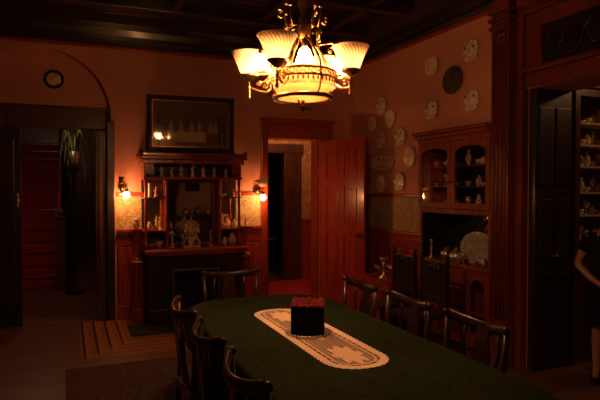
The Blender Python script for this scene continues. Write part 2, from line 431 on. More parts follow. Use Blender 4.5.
struct('trim_45', MB().box(XW-.008, XW-.0005, CY1+.02, YW-.02, 1.08, 1.49), 'wallpaper')
struct('trim_46', MB().box(.535, .86, YW-.035, YW-.0005, 1.50, 1.545, .008), 'mahogany_x')
struct('trim_47', MB().box(2.0, 2.375, YW-.035, YW-.0005, 1.50, 1.545, .008), 'mahogany_x')
struct('trim_48', MB().box(XW-.035, XW-.0005, CY1+.02, YW-.02, 1.49, 1.53, .008), 'mahogany')

# hall doorway casing
mb = MB()
mb.box(2.375, 2.47, YW-.045, YW-.0005, 0, 2.52, .012); mb.box(2.385, 2.46, YW-.06, YW-.045, .3, 2.25, .006)
mb.box(3.255, 3.36, YW-.045, YW-.0005, 0, 2.27, .012)
mb.box(2.47, 3.44, YW-.045, YW-.0005, 2.27, 2.50, .012); mb.box(2.36, 3.46, YW-.09, YW-.0005, 2.50, 2.54, .012)
mb.box(2.47, 3.4, YW-.06, YW-.045, 2.33, 2.44, .008)
mb.box(3.22, 3.24, YW, YW+.22, 0, 2.27); mb.box(2.47, 2.49, YW, YW+.22, 0, 2.27)
struct('trim_49', mb, 'mahogany')
# open red panelled door: hinge at right jamb, swung into the room
dr = thing('door_2', '', ''); del dr['label']; del dr['category']; dr['kind'] = 'structure'
dr.location = (3.262, 6.965, 0); dr.rotation_euler = (0, 0, R(-78)) 
W_, H_ = .90, 2.25
mb = MB()
st_ = [(0, .12), (.40, .50), (.78, .90)]
for x0, x1 in st_: mb.box(x0, x1, -.02, .02, .01, H_, .003)
for z0, z1 in ((.01, .24), (.98, 1.12), (1.62, 1.74), (2.12, H_)):
    mb.box(.12, .40, -.0195, .0195, z0, z1); mb.box(.50, .78, -.0195, .0195, z0, z1)
mb.build('frame', 'red_door', dr)
mb = MB()
for x0, x1 in ((.12, .40), (.50, .78)):
    for z0, z1 in ((.24, .98), (1.12, 1.62), (1.74, 2.12)):
        mb.box(x0, x1, -.008, .008, z0, z1); mb.box(x0+.035, x1-.035, -.016, .016, z0+.035, z1-.035, .007)
mb.build('panel', 'red_door', dr)
for sgn in (-1, 1):
    MB().lathe([(.001, 0), (.026, .003), (.026, .006), (.009, .012), (.009, .03), (.026, .04), (.028, .055), (.001, .066)] if sgn > 0 else
               [(.001, 0), (.026, -.003), (.026, -.006), (.009, -.012), (.009, -.03), (.026, -.04), (.028, -.055), (.001, -.066)], (.84, .02*sgn, 1.0), 14, 'y').build('knob', 'brass_dark', dr)
for z in (.3, 1.15, 1.98): MB().cyl((-.006, -.012, z-.05), .009, .1, 10).build('hinge', 'brass_dark', dr)

# wide opening on the right wall: casing with pilaster, transom with carved scroll panel
mb = MB()
def fluted(mb, x0, x1, y0, y1, z0, z1):
    mb.box(x0, x1, y0, y1, z0, z1, .006)
mb.box(3.58, XW-.0005, 3.78, 3.995, 0, 3.30, .006)
mb.box(3.555, XW-.0005, 3.765, 3.998, 0, .32, .012)
for i in range(4): mb.tube([(3.578, 3.815+i*.048, .42), (3.578, 3.815+i*.048, 2.9)], .013, 8)
for i in range(3): mb.box(3.545-.01*i, XW-.0005, 3.75-.008*i, 3.998, 3.02+i*.07, 3.06+i*.07, .01)
for i in range(3): mb.lathe([(.001, 0), (.03, .006), (.03, .014), (.001, .02)], (3.555, 3.83+i*.06, 2.97), 12, 'x')
struct('trim_50', mb, 'casing_wood')
mb = MB()
mb.box(3.66, XW-.0005, 3.70, 3.775, 0, 3.3, .01)
for z0, z1, dd in ((2.46, 2.60, .05), (2.60, 2.64, .09), (2.98, 3.10, .05), (3.10, 3.16, .11), (3.16, 3.30, .16)):
    mb.box(XW-dd, XW-.0005, YF+.1, 3.70, z0, z1, .01)
mb.box(XW-.05, XW-.0005, 3.52, 3.70, 2.64, 2.98, .008)
mb.box(3.68, 4.139, YF+3.35, YF+3.43, 0, OZ, .01)
struct('trim_51', mb, 'casing_wood')
mb = MB(); mb.box(XW-.02, XW-.0005, .5, 3.52, 2.64, 2.98)
for j in range(7):
    cy = 3.34 - j*.42
    for s in (-1, 1):
        pts = []
        for i in range(26):
            t = i/25; ang = t*3.4*pi; rad = .13*(1-t*.82)
            pts.append((XW-.028, cy + s*.10 + s*rad*cos(ang)*.8, 2.81 + rad*sin(ang)*(1 if j % 2 else -1)))
        mb.tube(pts, [.013*(1-.5*i/25) for i in range(26)], 6)
    mb.sphere((XW-.03, cy, 2.81), .03, 8, (.6, 1, 1.4))
struct('trim_52', mb, 'dark_wood')

# ------------------------------------------------------------------ stair hall and back hall
HP = 1.55
struct('wall_hall_partition', MB().box(HP, HP+.1, YW+.22, 15, 0, ZT), 'paint')
struct('wall_hall_left', MB().box(XL-.2, XL, YW+.22, 15, 0, ZT), 'dark_wood')
struct('wall_hall_back', MB().box(XL, 5.3, 14.8, 15, 0, ZT), 'walnut')
struct('wall_hall_right', MB().box(5.2, 5.3, YW+.22, 15, 0, ZT), 'dark_wood')
mb = MB(); mb.box(3.75, 5.2, 8.9, 9.0, 0, ZT); mb.box(HP+.1, 3.42, 8.9, 9.0, 2.2, ZT); mb.box(HP+.1, 2.4, 8.9, 9.0, 0, 2.2)
mb.box(3.42, 3.75, 8.9, 9.0, 2.2, ZT)
struct('wall_passage', mb, 'hall_paper')
wainscot('trim_53', 'x', 3.78, 5.19, 8.9, 6, 'mahogany', 1.06)
struct('trim_54', MB().box(3.42, 3.75, 8.84, 9.02, 0, 2.2, .015).box(3.44, 3.56, 8.82, 8.84, .2, 2.2, .006).box(3.60, 3.72, 8.82, 8.84, .2, 2.2, .006).box(2.3, 3.78, 8.82, 8.9, 2.2, 2.36, .015), 'walnut')
rg = MB().box(2.5, 4.6, 7.3, 8.8, .0005, .012, .003).build('hall_rug', 'red_carpet'); tag(rg, 'red carpet on the passage floor beyond the open red door', 'rug')
t = thing('hall_table', 'pale low table standing in the dark room past the doorway', 'table', (3.75, 11.2, 0))
MB().box(-.3, .3, -.25, .25, .50, .54, .01).build('table_top', 'wall_drab', t)
for sx_ in (-1, 1):
    for sy_ in (-1, 1): MB().lathe([(.03, 0), (.02, .1), (.03, .25), (.025, .5)], (sx_*.25, sy_*.2, 0), 10).build('leg', 'walnut', t)

# staircase
SX0, SX1, SY = -1.35, -.12, 9.7
RISE, RUN, NS = .172, .265, 15
t = thing('staircase', 'dark wooden staircase with a red carpet runner, seen through the arched doorway', 'staircase', (0, 0, 0))
mb = MB(); mc = MB()
for i in range(NS):
    y = SY + i*RUN; z = (i+1)*RISE
    mb.box(SX0, SX1, y, y+RUN+.01, 0.001 if i < 1 else z-RISE-.02, z-.004); mb.box(SX0, SX1+.02, y-.025, y+.03, z-.03, z-.004, .008)
    mc.box(SX0+.12, SX1-.06, y-.035, y+RUN-.02, z-.003, z+.012, .004); mc.box(SX0+.12, SX1-.06, y-.012, y-.001, z-RISE+.012, z-.03)
mb.build('step', 'walnut', t); mc.build('carpet_runner', 'red_carpet', t)
mb = MB(); top = SY + NS*RUN
mb.prism([(SY, 0.001), (top, 0.001), (top, NS*RISE+.05), (SY, RISE+.05)], 'x', SX1+.03, SX1+.07)
mb.build('side_panel', 'walnut', t)
mb = MB(); mb.box(-.20, -.03, SY-.32, SY-.15, 0.001, .14, .01); mb.box(-.18, -.05, SY-.30, SY-.17, .14, 1.12, .01)
mb.box(-.20, -.03, SY-.32, SY-.15, 1.12, 1.17, .012); mb.lathe([(.03, 0), (.05, .03), (.055, .06), (.03, .1), (.001, .12)], (-.115, SY-.235, 1.17), 14)
mb.build('newel_post', 'walnut', t)
hr = [(-.16, SY-.18, 1.02), (-.17, SY-.10, 1.06), (-.16, SY+.05, 1.20)] + [(-.14, SY + .2 + i*.5, 1.32 + i*.5*RISE/RUN) for i in range(8)]
MB().tube(hr, .032, 10).build('handrail', 'mahogany', t)
for i in range(NS-1):
    y = SY + (i+.5)*RUN
    MB().lathe([(.014, 0), (.022, .1), (.012, .3), (.020, .5), (.012, .86)], (-.14, y, (i+1)*RISE), 8).build('baluster', 'walnut', t)
# plant trailing from a stand beside the newel
t = thing('trailing_plant', 'drooping plant on a tall dark stand beside the stair newel', 'plant', (.08, 9.0, 0)); t.scale = (.85, .85, 1.22)
MB().lathe([(.16, 0), (.16, .03), (.05, .08), (.035, .4), (.06, .7), (.03, 1.0), (.04, 1.5), (.12, 1.54), (.12, 1.57)], (0,0,0), 16).build('stand', 'dark_wood', t)
MB().lathe([(.001, 1.57), (.06, 1.57), (.09, 1.66), (.10, 1.76), (.08, 1.77), (.075, 1.68), (.001, 1.64)], (0,0,0), 18).build('pot', 'silver', t)
mb = MB()
for i in range(18):
    a_ = i*2.4; L_ = .22 + .25*random.random(); dr_ = .35 + .9*random.random(); pts = []
    for j in range(9):
        u = j/8; pts.append((cos(a_)*L_*u*.7, sin(a_)*L_*u*.7, 1.74 + .62*u - (1.1*dr_)*u*u*u))
    mb.tube(pts, [.004 + .018*sin(pi*min(1, u/8*1.0)) for u in range(9)], 5, sq=.25)
mb.build('foliage', 'leaf', t)

# unseen globe lamps; those in the passage and next room are added for brightness
def globe_lamp(loc, power, label, r=.09, colr=(1, .5, .22)):
    t = thing('unseen_pendant', label, 'lamp', (loc[0], loc[1], loc[2]))
    MB().cyl((0,0,r), .008, ZT-.03-loc[2]-r, 8).build('rod', 'brass_dark', t)
    MB().lathe([(.001, ZT-.001-loc[2]), (.06, ZT-.002-loc[2]), (.05, ZT-.04-loc[2]), (.001, ZT-.045-loc[2])], (0,0,0), 14).build('canopy', 'brass_dark', t)
    MB().sphere((0,0,0), r, 18).build('globe', 'glow_glass', t)
    lamp('unseen_pendant_light', (0,0,0), power, r*1.05, colr, t)
globe_lamp((3.3, 7.9, 2.95), HALL_POWER, 'added unseen globe lamp brightening the passage beyond the red door')
globe_lamp((-.35, 8.3, 2.78), SHALL_POWER, 'glass globe pendant hanging in the stair hall beyond the arch', colr=(1, .60, .38))
globe_lamp((5.3, 2.6, 2.95), NEXT_POWER, 'added unseen globe lamp brightening the room beyond the wide opening')

# next room seen through the wide opening
struct('wall_next_room', MB().box(XW+.401, 7.2, 3.93, 4.05, 0, ZT), 'walnut')
struct('wall_next_room_right', MB().box(7.1, 7.2, YF, 3.93, 0, ZT), 'walnut')
dd = struct('door_3', MB().box(3.72, 4.14, 3.60, 3.679, .005, OZ, .004), 'dark_wood')
mb = MB()
for x0, x1 in ((3.75, 3.91), (3.95, 4.11)):
    for z0, z1 in ((.2, .85), (.98, 1.5), (1.62, 2.3)): mb.box(x0, x1, 3.585, 3.601, z0, z1, .007)
mb.build('panel', 'dark_wood', dd)
MB().lathe([(.001, 0), (.022, -.004), (.01, -.012), (.01, -.03), (.024, -.045), (.001, -.06)], (3.93, 3.60, 1.0), 12, 'y').build('knob', 'brass_dark', dd)
rg = MB().box(4.2, 6.6, .8, 3.5, .0005, .012, .003).build('parlour_rug', 'rug'); tag(rg, 'dark red patterned rug in the room beyond the wide opening', 'rug')
# ------------------------------------------------------------------ small wares (prototype makers)
def P_cup(mb, s=1):
    mb.lathe([(.001, 0), (.018*s, 0), (.02*s, .006*s), (.036*s, .03*s), (.04*s, .055*s), (.036*s, .055*s), (.03*s, .03*s), (.001, .01*s)], (0,0,0), 14)
    mb.tube([(.036*s, 0, .045*s), (.055*s, 0, .045*s), (.058*s, 0, .025*s), (.034*s, 0, .02*s)], .004*s, 6); return mb
def P_teapot(mb, s=1):
    mb.lathe([(.001, 0), (.035*s, 0), (.03*s, .01*s), (.06*s, .04*s), (.065*s, .07*s), (.045*s, .105*s), (.03*s, .115*s), (.025*s, .125*s), (.006*s, .135*s), (.01*s, .148*s), (.001, .155*s)], (0,0,0), 16)
    mb.tube([(.055*s, 0, .05*s), (.085*s, 0, .07*s), (.1*s, 0, .11*s)], [.012*s, .009*s, .006*s], 8)
    mb.tube([(-.045*s, 0, .1*s), (-.085*s, 0, .1*s), (-.09*s, 0, .06*s), (-.058*s, 0, .045*s)], .005*s, 6); return mb
def P_vase(mb, s=1, h=.2):
    mb.lathe([(.001, 0), (.03*s, 0), (.022*s, h*.08), (.042*s, h*.35), (.036*s, h*.6), (.016*s, h*.8), (.026*s, h), (.022*s, h), (.012*s, h*.8), (.001, h*.6)], (0,0,0), 16); return mb
def P_cylvase(mb, s=1, h=.2):
    mb.lathe([(.001, 0), (.024*s, 0), (.02*s, .02), (.022*s, h*.5), (.018*s, h*.9), (.026*s, h), (.02*s, h), (.001, h*.85)], (0,0,0), 14); return mb
def P_bowl(mb, s=1):
    mb.lathe([(.001, 0), (.03*s, 0), (.025*s, .012*s), (.06*s, .035*s), (.075*s, .065*s), (.07*s, .065*s), (.055*s, .035*s), (.001, .018*s)], (0,0,0), 18); return mb
def P_goblet(mb, s=1, h=.14):
    mb.lathe([(.001, 0), (.03*s, 0), (.028*s, .004), (.005*s, .012), (.005*s, h*.45), (.025*s, h*.55), (.032*s, h*.8), (.026*s, h), (.023*s, h), (.028*s, h*.8), (.001, h*.55)], (0,0,0), 14); return mb
def P_figure(mb, s=1, arm=1):
    mb.lathe([(.001, 0), (.024*s, 0), (.024*s, .006*s), (.018*s, .01*s), (.02*s, .02*s), (.013*s, .055*s), (.010*s, .07*s), (.015*s, .088*s), (.006*s, .1*s), (.005*s, .105*s)], (0,0,0), 12)
    mb.sphere((0,0,.115*s), .0105*s, 10)
    mb.tube([(.012*s, 0, .09*s), (.026*s, -.006*s, .10*s if arm > 0 else .07*s), (.034*s*arm, -.01*s, .125*s if arm > 0 else .065*s)], [.005*s, .004*s, .003*s], 6)
    mb.tube([(-.012*s, 0, .09*s), (-.024*s, -.006*s, .072*s), (-.010*s, -.018*s, .062*s)], [.005*s, .004*s, .003*s], 6); return mb
def P_candlestick(mb, s=1, h=.18):
    mb.lathe([(.001, 0), (.03*s, 0), (.03*s, .008), (.012*s, .02), (.008*s, h*.4), (.016*s, h*.5), (.008*s, h*.6), (.009*s, h*.85), (.018*s, h*.9), (.014*s, h), (.001, h)], (0,0,0), 14); return mb
def P_jar(mb, s=1):
    mb.lathe([(.001, 0), (.028*s, 0), (.042*s, .03*s), (.046*s, .07*s), (.028*s, .10*s), (.032*s, .106*s), (.024*s, .12*s), (.006*s, .13*s), (.009*s, .142*s), (.001, .15*s)], (0,0,0), 16); return mb
def P_splate(mb, s=1):   # plate leaning upright, faces -y (local)
    prof_ = [(.001, .006), (.05*s, .006), (.058*s, .0), (.085*s, -.006), (.086*s, -.002), (.06*s, .006), (.05*s, .012), (.001, .012)]
    mb.lathe(prof_, (0, 0, .086*s), 24, 'y'); return mb
MK = dict(teacup=P_cup, teapot=P_teapot, vase=P_vase, slim_vase=P_cylvase, bowl=P_bowl, goblet=P_goblet, figurine=P_figure, candlestick=P_candlestick, lidded_jar=P_jar, plate=P_splate)
CAT = dict(teacup='cup', teapot='teapot', vase='vase', slim_vase='vase', bowl='bowl', goblet='glass', figurine='figurine', candlestick='candlestick', lidded_jar='jar', plate='plate')
def ware(kind, loc, mat, label, group=None, rz=0, **kw):
    o = MK[kind](MB(), **kw).build(kind, mat); o.location = loc; o.rotation_euler = (0, 0, rz)
    return tag(o, label, CAT[kind], group)
ORD = ['first', 'second', 'third', 'fourth', 'fifth', 'sixth', 'seventh', 'eighth', 'ninth']

# ------------------------------------------------------------------ fireplace with overmantel
FX0, FX1 = .86, 2.0
t = thing('fireplace', 'dark mahogany fireplace surround with black firebox below the mirrored overmantel', 'fireplace', ((FX0+FX1)/2, 6.79, 0))
ox = (FX0+FX1)/2
def fb(mb, x0, x1, y0, y1, z0, z1, bev=0): return mb.box(x0-ox, x1-ox, y0-6.79, y1-6.79, z0, z1, bev)
mb = MB()
fb(mb, FX0, FX0+.20, 6.62, YW-.001, .001, .83, .008); fb(mb, FX1-.20, FX1, 6.62, YW-.001, .001, .83, .008)
fb(mb, FX0+.20, FX1-.20, 6.64, YW-.001, .68, .83, .006)
for x in (FX0, FX1-.20): fb(mb, x-.015, x+.215, 6.60, 6.70, .001, .16, .01)
mb.build('surround', 'dark_wood', t)
mb = MB(); fb(mb, FX0+.20, FX0+.30, 6.66, 6.99, .001, .68); fb(mb, FX1-.30, FX1-.20, 6.66, 6.99, .001, .68); fb(mb, FX0+.30, FX1-.30, 6.66, 6.99, .60, .68)
mb.build('slip', 'black', t)
mb = MB(); fb(mb, FX0+.30, FX1-.30, 6.97, 6.99, .001, .60); fb(mb, FX0+.30, FX1-.30, 6.70, 6.97, .001, .02)
mb.build('firebox', 'soot', t)
mb = MB(); fb(mb, FX0+.285, FX1-.285, 6.645, 6.66, .60, .62, .003); fb(mb, FX0+.285, FX0+.305, 6.645, 6.66, .001, .60, .003); fb(mb, FX1-.305, FX1-.285, 6.645, 6.66, .001, .60, .003)
mb.build('brass_frame', 'brass_dark', t)
mb = MB(); fb(mb, FX0-.05, FX1+.05, 6.53, YW-.001, .83, .87, .012); fb(mb, FX0-.02, FX1+.02, 6.57, YW-.001, .80, .83, .008)
mb.build('mantel_shelf', 'mahogany_x', t)
struct('floor_hearth', MB().box(FX0-.25, FX1+.25, 6.14, 6.59, .0, .012, .003), 'soot')
# side columns with small ledges flanking the fireplace
for s, xc in ((-1, .748), (1, 2.112)):
    t = thing('side_pedestal', ('narrow mahogany pedestal with a ledge left of the fireplace' if s < 0 else 'narrow mahogany pedestal with a ledge right of the fireplace'), 'pedestal', (xc-.0, 6.84, 0), 0, 'pedestals flanking the fireplace')
    MB().box(-.06, .06, -.10, .10, .001, .16, .012).build('base', 'mahogany', t)
    MB().lathe([(.05, .16), (.055, .2), (.035, .26), (.045, .45), (.035, .60), (.05, .68), (.05, .70)], (0,0,0), 16).build('shaft', 'mahogany', t)
    MB().box(-.06, .06, -.12, .10, .70, .735, .01).build('ledge', 'mahogany', t)
    MB().lathe([(.055, .735), (.055, .76), (.028, .80), (.032, .95), (.05, 1.06), (.053, 1.09)], (0, .0, 0), 16).build('column', 'mahogany', t)
    MB().box(-.055, .055, -.12, .10, 1.09, 1.115, .008).build('capital', 'mahogany', t)
# overmantel
OM0, OM1, OY = .83, 2.03, 6.75
t = thing('overmantel', 'tall carved overmantel with a central mirror and open side shelves above the fireplace', 'overmantel', (1.43, 6.89, .871))
Z0 = .871
def ob(mb, x0, x1, y0, y1, z0, z1, bev=0): return mb.box(x0-1.43, x1-1.43, y0-6.89, y1-6.89, z0-Z0, z1-Z0, bev)
for x in (OM0, 1.075, 1.735, OM1-.045):
    mb = MB().lathe([(.022, 0), (.024, .05), (.014, .08), (.018, .2), (.014, .30), (.022, .36), (.014, .42), (.017, .58), (.013, .72), (.022, .78), (.022, .83)], (x+.02-1.43, OY+.02-6.89, 0), 12)
    mb.build('turned_post', 'mahogany', t)
mb = MB(); ob(mb, OM0, OM1, YW-.02, YW-.001, .871, 1.95); mb.build('back_board', 'dark_wood', t)
for x in (1.09, 1.74):
    mb = MB(); ob(mb, x, x+.02, OY+.045, YW-.02, .871, 1.70); mb.build('side_panel', 'mahogany', t)
for x0, x1 in ((OM0, 1.10), (1.75, OM1)):
    for z in (1.09, 1.49):
        mb = MB(); ob(mb, x0, x1, OY, YW-.02, z-.02, z, .006); mb.build('shelf', 'mahogany_x', t)
mb = MB(); ob(mb, OM0-.01, OM1+.01, OY-.01, YW-.02, 1.70, 1.735, .008); mb.build('top_shelf', 'mahogany_x', t)
mb = MB(); ob(mb, OM0, OM0+.03, OY+.04, YW-.02, 1.735, 1.90); ob(mb, OM0, .95, OY+.01, OY+.04, 1.76, 1.90, .006); mb.build('gallery_panel', 'mahogany', t)
mb = MB(); ob(mb, OM1-.03, OM1, OY+.04, YW-.02, 1.735, 1.90); ob(mb, 1.91, OM1, OY+.01, OY+.04, 1.76, 1.90, .006)
mb.build('gallery_panel', 'mahogany', t)
mb = MB()
ob(mb, OM0-.06, OM1+.06, OY-.07, YW-.001, 1.945, 1.985, .012); ob(mb, OM0-.03, OM1+.03, OY-.03, YW-.001, 1.89, 1.945, .01); ob(mb, OM0-.02, OM1+.02, OY-.02, YW-.001, 1.985, 2.03, .01)
xx = OM0-.03
while xx < OM1+.02: ob(mb, xx, xx+.02, OY-.05, OY-.03, 1.905, 1.935); xx += .038
mb.build('cornice', 'mahogany_x', t)
for x in (OM0-.04, OM1+.04): MB().lathe([(.001, 0), (.02, .005), (.03, .03), (.02, .06), (.001, .075)], (x-1.43, OY-.03-6.89, 1.985-Z0+.0), 12).build('finial', 'mahogany', t)
mb = MB(); ob(mb, 1.115, 1.14, 6.93, 6.96, .871, 1.70, .005); ob(mb, 1.71, 1.735, 6.93, 6.96, .871, 1.70, .005); ob(mb, 1.14, 1.71, 6.93, 6.96, 1.665, 1.70, .005)
mb.build('mirror_frame', 'mahogany', t)
mb = MB(); ob(mb, 1.14, 1.71, 6.95, 6.965, .875, 1.665); mb.build('mirror', 'mirror', t)
for x0, x1 in ((.86, 1.08), (1.77, 2.0)):
    mb = MB(); ob(mb, x0, x1, 6.99, 7.005, 1.10, 1.46); mb.build('side_mirror', 'mirror', t)
# gallery figurines
for i, (x, s_, a_) in enumerate(((1.035, 1.05, -1), (1.155, .9, 1), (1.27, 1.15, -1), (1.41, 1.18, 1), (1.54, 1.0, -1), (1.68, .98, 1), (1.83, .9, -1))):
    ware('figurine', (x, 6.765, 1.7355), 'cream' if i % 2 else 'china', 'small pale figurine, %s from the left on the top shelf of the overmantel' % ORD[i], 'figurines on the overmantel top shelf', random.uniform(-.3, .3), s=s_*1.06, arm=a_)
# side shelf wares
L_up, L_mid, L_low = 1.4905, 1.0905, .8715
def side(items, z, where):
    for i, (k_, x, m_, d_, kw) in enumerate(items):
        ware(k_, (x, 6.83 + (.05 if i % 2 else 0), z), m_, d_ + ' ' + where, None, random.uniform(-.4, .4), **kw)
side([('slim_vase', .905, 'cream', 'tall cream vase', dict(s=1, h=.17)), ('figurine', .985, 'pinkish', 'pink seated figurine', dict(s=1.0)), ('slim_vase', 1.05, 'leaf', 'dark green slim vase', dict(s=.8, h=.15))], L_up, 'on the upper left shelf of the overmantel')
side([('lidded_jar', .90, 'gilt_ware', 'gilt patterned lidded jar', dict(s=.75)), ('bowl', .975, 'gold', 'round gilt bowl', dict(s=.55)), ('figurine', 1.03, 'gilt_ware', 'gilt figurine with raised arm', dict(s=1.25))], L_mid, 'on the middle left shelf of the overmantel')
side([('bowl', .915, 'gold', 'shining gilt bowl', dict(s=.8)), ('teacup', 1.02, 'gilt_ware', 'gilt patterned cup', dict(s=1.4))], L_low, 'on the mantel at the far left under the shelves')
side([('slim_vase', 1.88, 'crystal', 'tall clear glass vase', dict(s=1.0, h=.19)), ('bowl', 1.82, 'gilt_ware', 'gilt patterned bowl', dict(s=.55)), ('figurine', 1.945, 'gilt_ware', 'small gilt figurine', dict(s=.8))], L_up, 'on the upper right shelf of the overmantel')
side([('teacup', 1.80, 'pinkish', 'pink cup', dict(s=1.1)), ('figurine', 1.87, 'gilt_ware', 'gilt spreading figurine', dict(s=1.4)), ('lidded_jar', 1.955, 'china', 'white lidded jar', dict(s=.8))], L_mid, 'on the middle right shelf of the overmantel')
side([('lidded_jar', 1.83, 'gilt_ware', 'gilt lidded jar', dict(s=.8)), ('vase', 1.94, 'gilt_ware', 'squat gilt vase', dict(s=1.4, h=.15))], L_low, 'on the mantel at the far right under the shelves')
for x, w_ in ((1.165, 'left'), (1.64, 'right')):
    ware('candlestick', (x, 6.80, .871), 'gilt_ware', 'gilt candlestick on the mantel shelf %s of the mantel clock' % w_, None, s=1.1, h=.2)
# mantel clock
t = thing('mantel_clock', 'ornate gilt and white mantel clock in front of the overmantel mirror', 'clock', (1.385, 6.72, .871))
MB().box(-.10, .10, -.045, .045, .0, .025, .008).lathe([(.04, .022), (.03, .05), (.05, .09), (.045, .13), (.001, .14)], (0,0,0), 14).tube([(-.09, 0, .02), (-.10, 0, .07), (-.06, 0, .12), (-.05, 0, .16)], [.018, .014, .02, .016], 8).tube([(.09, 0, .02), (.10, 0, .07), (.06, 0, .12), (.05, 0, .16)], [.018, .014, .02, .016], 8).build('base', 'ormolu', t)
mb = MB().lathe([(.001, -.04), (.07, -.04), (.082, -.03), (.082, .03), (.001, .035)], (0, 0, .235), 24, 'y')
for i in range(14):
    a_ = i*2*pi/14; mb.sphere((.088*cos(a_), -.01, .235 + .088*sin(a_)), .02, 8)
mb.build('case', 'ormolu', t)
MB().lathe([(.001, -.043), (.05, -.043), (.052, -.038), (.052, -.03)], (0, 0, .235), 24, 'y').build('dial', 'china', t)
MB().box(-.0025, .0025, -.047, -.044, .235, .27).box(0, .025, -.047, -.044, .2325, .2375).build('hand', 'black', t)
P_figure(MB(), .7, 1).build('finial', 'ormolu', t, (0, 0, .32))

# side objects: small candle lamp on left capital etc.
ware('lidded_jar', (.748, 6.83, 1.1155), 'gilt_ware', 'gilt lidded urn on the pedestal left of the overmantel', s=.95)
ware('figurine', (2.112, 6.83, 1.1155), 'china', 'white figurine on the pedestal right of the overmantel', s=1.0)
ware('teacup', (.748, 6.80, .7355) if False else (.748, 6.745, .7355), 'pinkish', 'small red pot on the ledge of the left pedestal', s=.6)
ware('teacup', (2.112, 6.745, .7355), 'pinkish', 'small red pot on the ledge of the right pedestal', s=.6)

# painting over the mantel, leaning forward a little
pt = thing('framed_painting', 'wide dark framed painting of figures at a table, hung above the overmantel', 'painting', (1.435, 6.955, 2.055))
pt.rotation_euler = (R(2.2), 0, R(-2.8))
PW, PH = .54, .69
mb = MB(); mb.ringprism([(-PW, 0), (PW, 0), (PW, PH), (-PW, PH)], [(-PW+.055, .055), (PW-.055, .055), (PW-.055, PH-.055), (-PW+.055, PH-.055)], 'y', -.03, .012)
mb.build('frame', 'frame_wood', pt)
mb = MB(); mb.ringprism([(-PW+.055, .055), (PW-.055, .055), (PW-.055, PH-.055), (-PW+.055, PH-.055)], [(-PW+.068, .068), (PW-.068, .068), (PW-.068, PH-.068), (-PW+.068, PH-.068)], 'y', -.02, .0)
mb.build('gilt_slip', 'brass_dark', pt)
cv = MB().box(-PW+.06, PW-.06, -.010, -.002, .06, PH-.06).build('canvas', 'canvas', pt)
MB().box(-.18, .18, -.0108, -.0102, .12, .235).box(-.20, .20, -.0108, -.0102, .235, .25).build('painted_cloth', 'canvas_cloth', cv)
mb = MB()
for i, x in enumerate((-.25, -.13, .0, .10, .24, .30)):
    mb.prism([(x-.035, .24), (x+.035, .24), (x+.025, .33), (x+.012, .345), (x+.012, .38), (x-.012, .38), (x-.012, .345), (x-.025, .33)], 'y', -.0106, -.0102)
mb.build('painted_figures', 'canvas_figure', cv)
for x in (.36, .42, -.40): MB().box(x-.015, x+.015, -.0106, -.0102, .07, .45).build('painted_column', 'canvas_dark', cv)

# decorative plate in the arch tympanum
def wall_plate(p, face, r, mat, label, group=None, shape='round', rh=None):
    rh = rh or r
    o = MB()
    if shape == 'round':
        o.lathe([(.0011, .014), (.55, .014), (.64, .006), (.98, .020), (1, .024), (.98, .026), (.6, .014), (.5, .020), (.0011, .020)], (0,0,0), 32, 'x')
        o = o
        for v in o.bm.verts: v.co.y *= r; v.co.z *= rh; v.co.x = -v.co.x
    else:
        def sc(k_): return [(y*r*k_, z*rh*k_) for y, z in SQ]
        SQ = []
        for i in range(40):
            a_ = 2*pi*i/40; cx_, sy_ = cos(a_), sin(a_); e = .62
            SQ.append((math.copysign(abs(cx_)**e, cx_), math.copysign(abs(sy_)**e, sy_)))
        o.ringprism(sc(1), sc(.6), 'x', -.022, -.014)
        o.prism(sc(.62), 'x', -.014, -.006)
    ob_ = o.build('wall_plate', mat)
    ob_.location = p
    if face == 'back': ob_.rotation_euler = (0, 0, pi/2)
    return tag(ob_, label, 'plate', group)
F_ = 551.0
fx, fy = sin(R(YAW)), cos(R(YAW))
def ray(px, py):
    t_ = (px - 300)/F_
    return fx + t_*fy, fy - t_*fx, (188 - py)/F_
def onX(px, py, X):
    a_, b_, c_ = ray(px, py); k_ = X/a_; return (X, b_*k_, 1.6 + c_*k_)
p = (-.145, YW+.118, 2.88)
tp_ = wall_plate(p, 'back', .105, 'plate_ware', 'round decorated plate on the wall inside the arch over the doorway')
MB().lathe([(.078, -.020), (.104, -.027), (.112, -.024), (.104, -.019), (.078, -.014)], (0,0,0), 32, 'x').build('rim', 'black', tp_)
G = 'decorated plates hung on the right wall'
PL = [(382, 106, .088, .11, 'plate_ware', 'round', 'patterned oval plate, topmost of the cluster beside the door'),
      (391, 119, .088, .11, 'plate_plain', 'round', 'oval plate just right below the topmost plate of the cluster'),
      (373, 124, .080, .10, 'plate_plain', 'round', 'small oval plate at the left of the cluster above the door edge'),
      (382, 141, .086, .11, 'plate_ware', 'round', 'oval patterned plate right above the oblong platter'),
      (401, 137, .090, .115, 'plate_ware', 'round', 'oval patterned plate in the middle right of the cluster'),
      (410.5, 157, .090, .12, 'plate_plain', 'round', 'oval plate nearest the cupboard, rightmost of the cluster'),
      (382, 184, .086, .115, 'plate_plain', 'round', 'oval plate under the oblong platter, bottom left of the cluster'),
      (400, 182, .090, .115, 'plate_ware', 'round', 'oval patterned plate at the bottom right of the cluster'),
      (383, 163, .20, .095, 'plate_ware', 'sq', 'wide oblong platter with dark blossoms in the cluster'),
      (432, 67, .085, .10, 'plate_plain', 'sq', 'squarish plate left of the big dark bronze plate'),
      (471, 52, .085, .105, 'plate_ware', 'sq', 'large squarish plate highest on the wall near the pilaster'),
      (432, 111, .083, .10, 'plate_ware', 'sq', 'squarish plate above the left side of the china cupboard'),
      (472, 101, .083, .10, 'plate_ware', 'sq', 'squarish plate above the right side of the china cupboard'),
      (453, 81, .125, .145, 'plate_bronze', 'round', 'large dark bronze plate in the centre above the cupboard')]
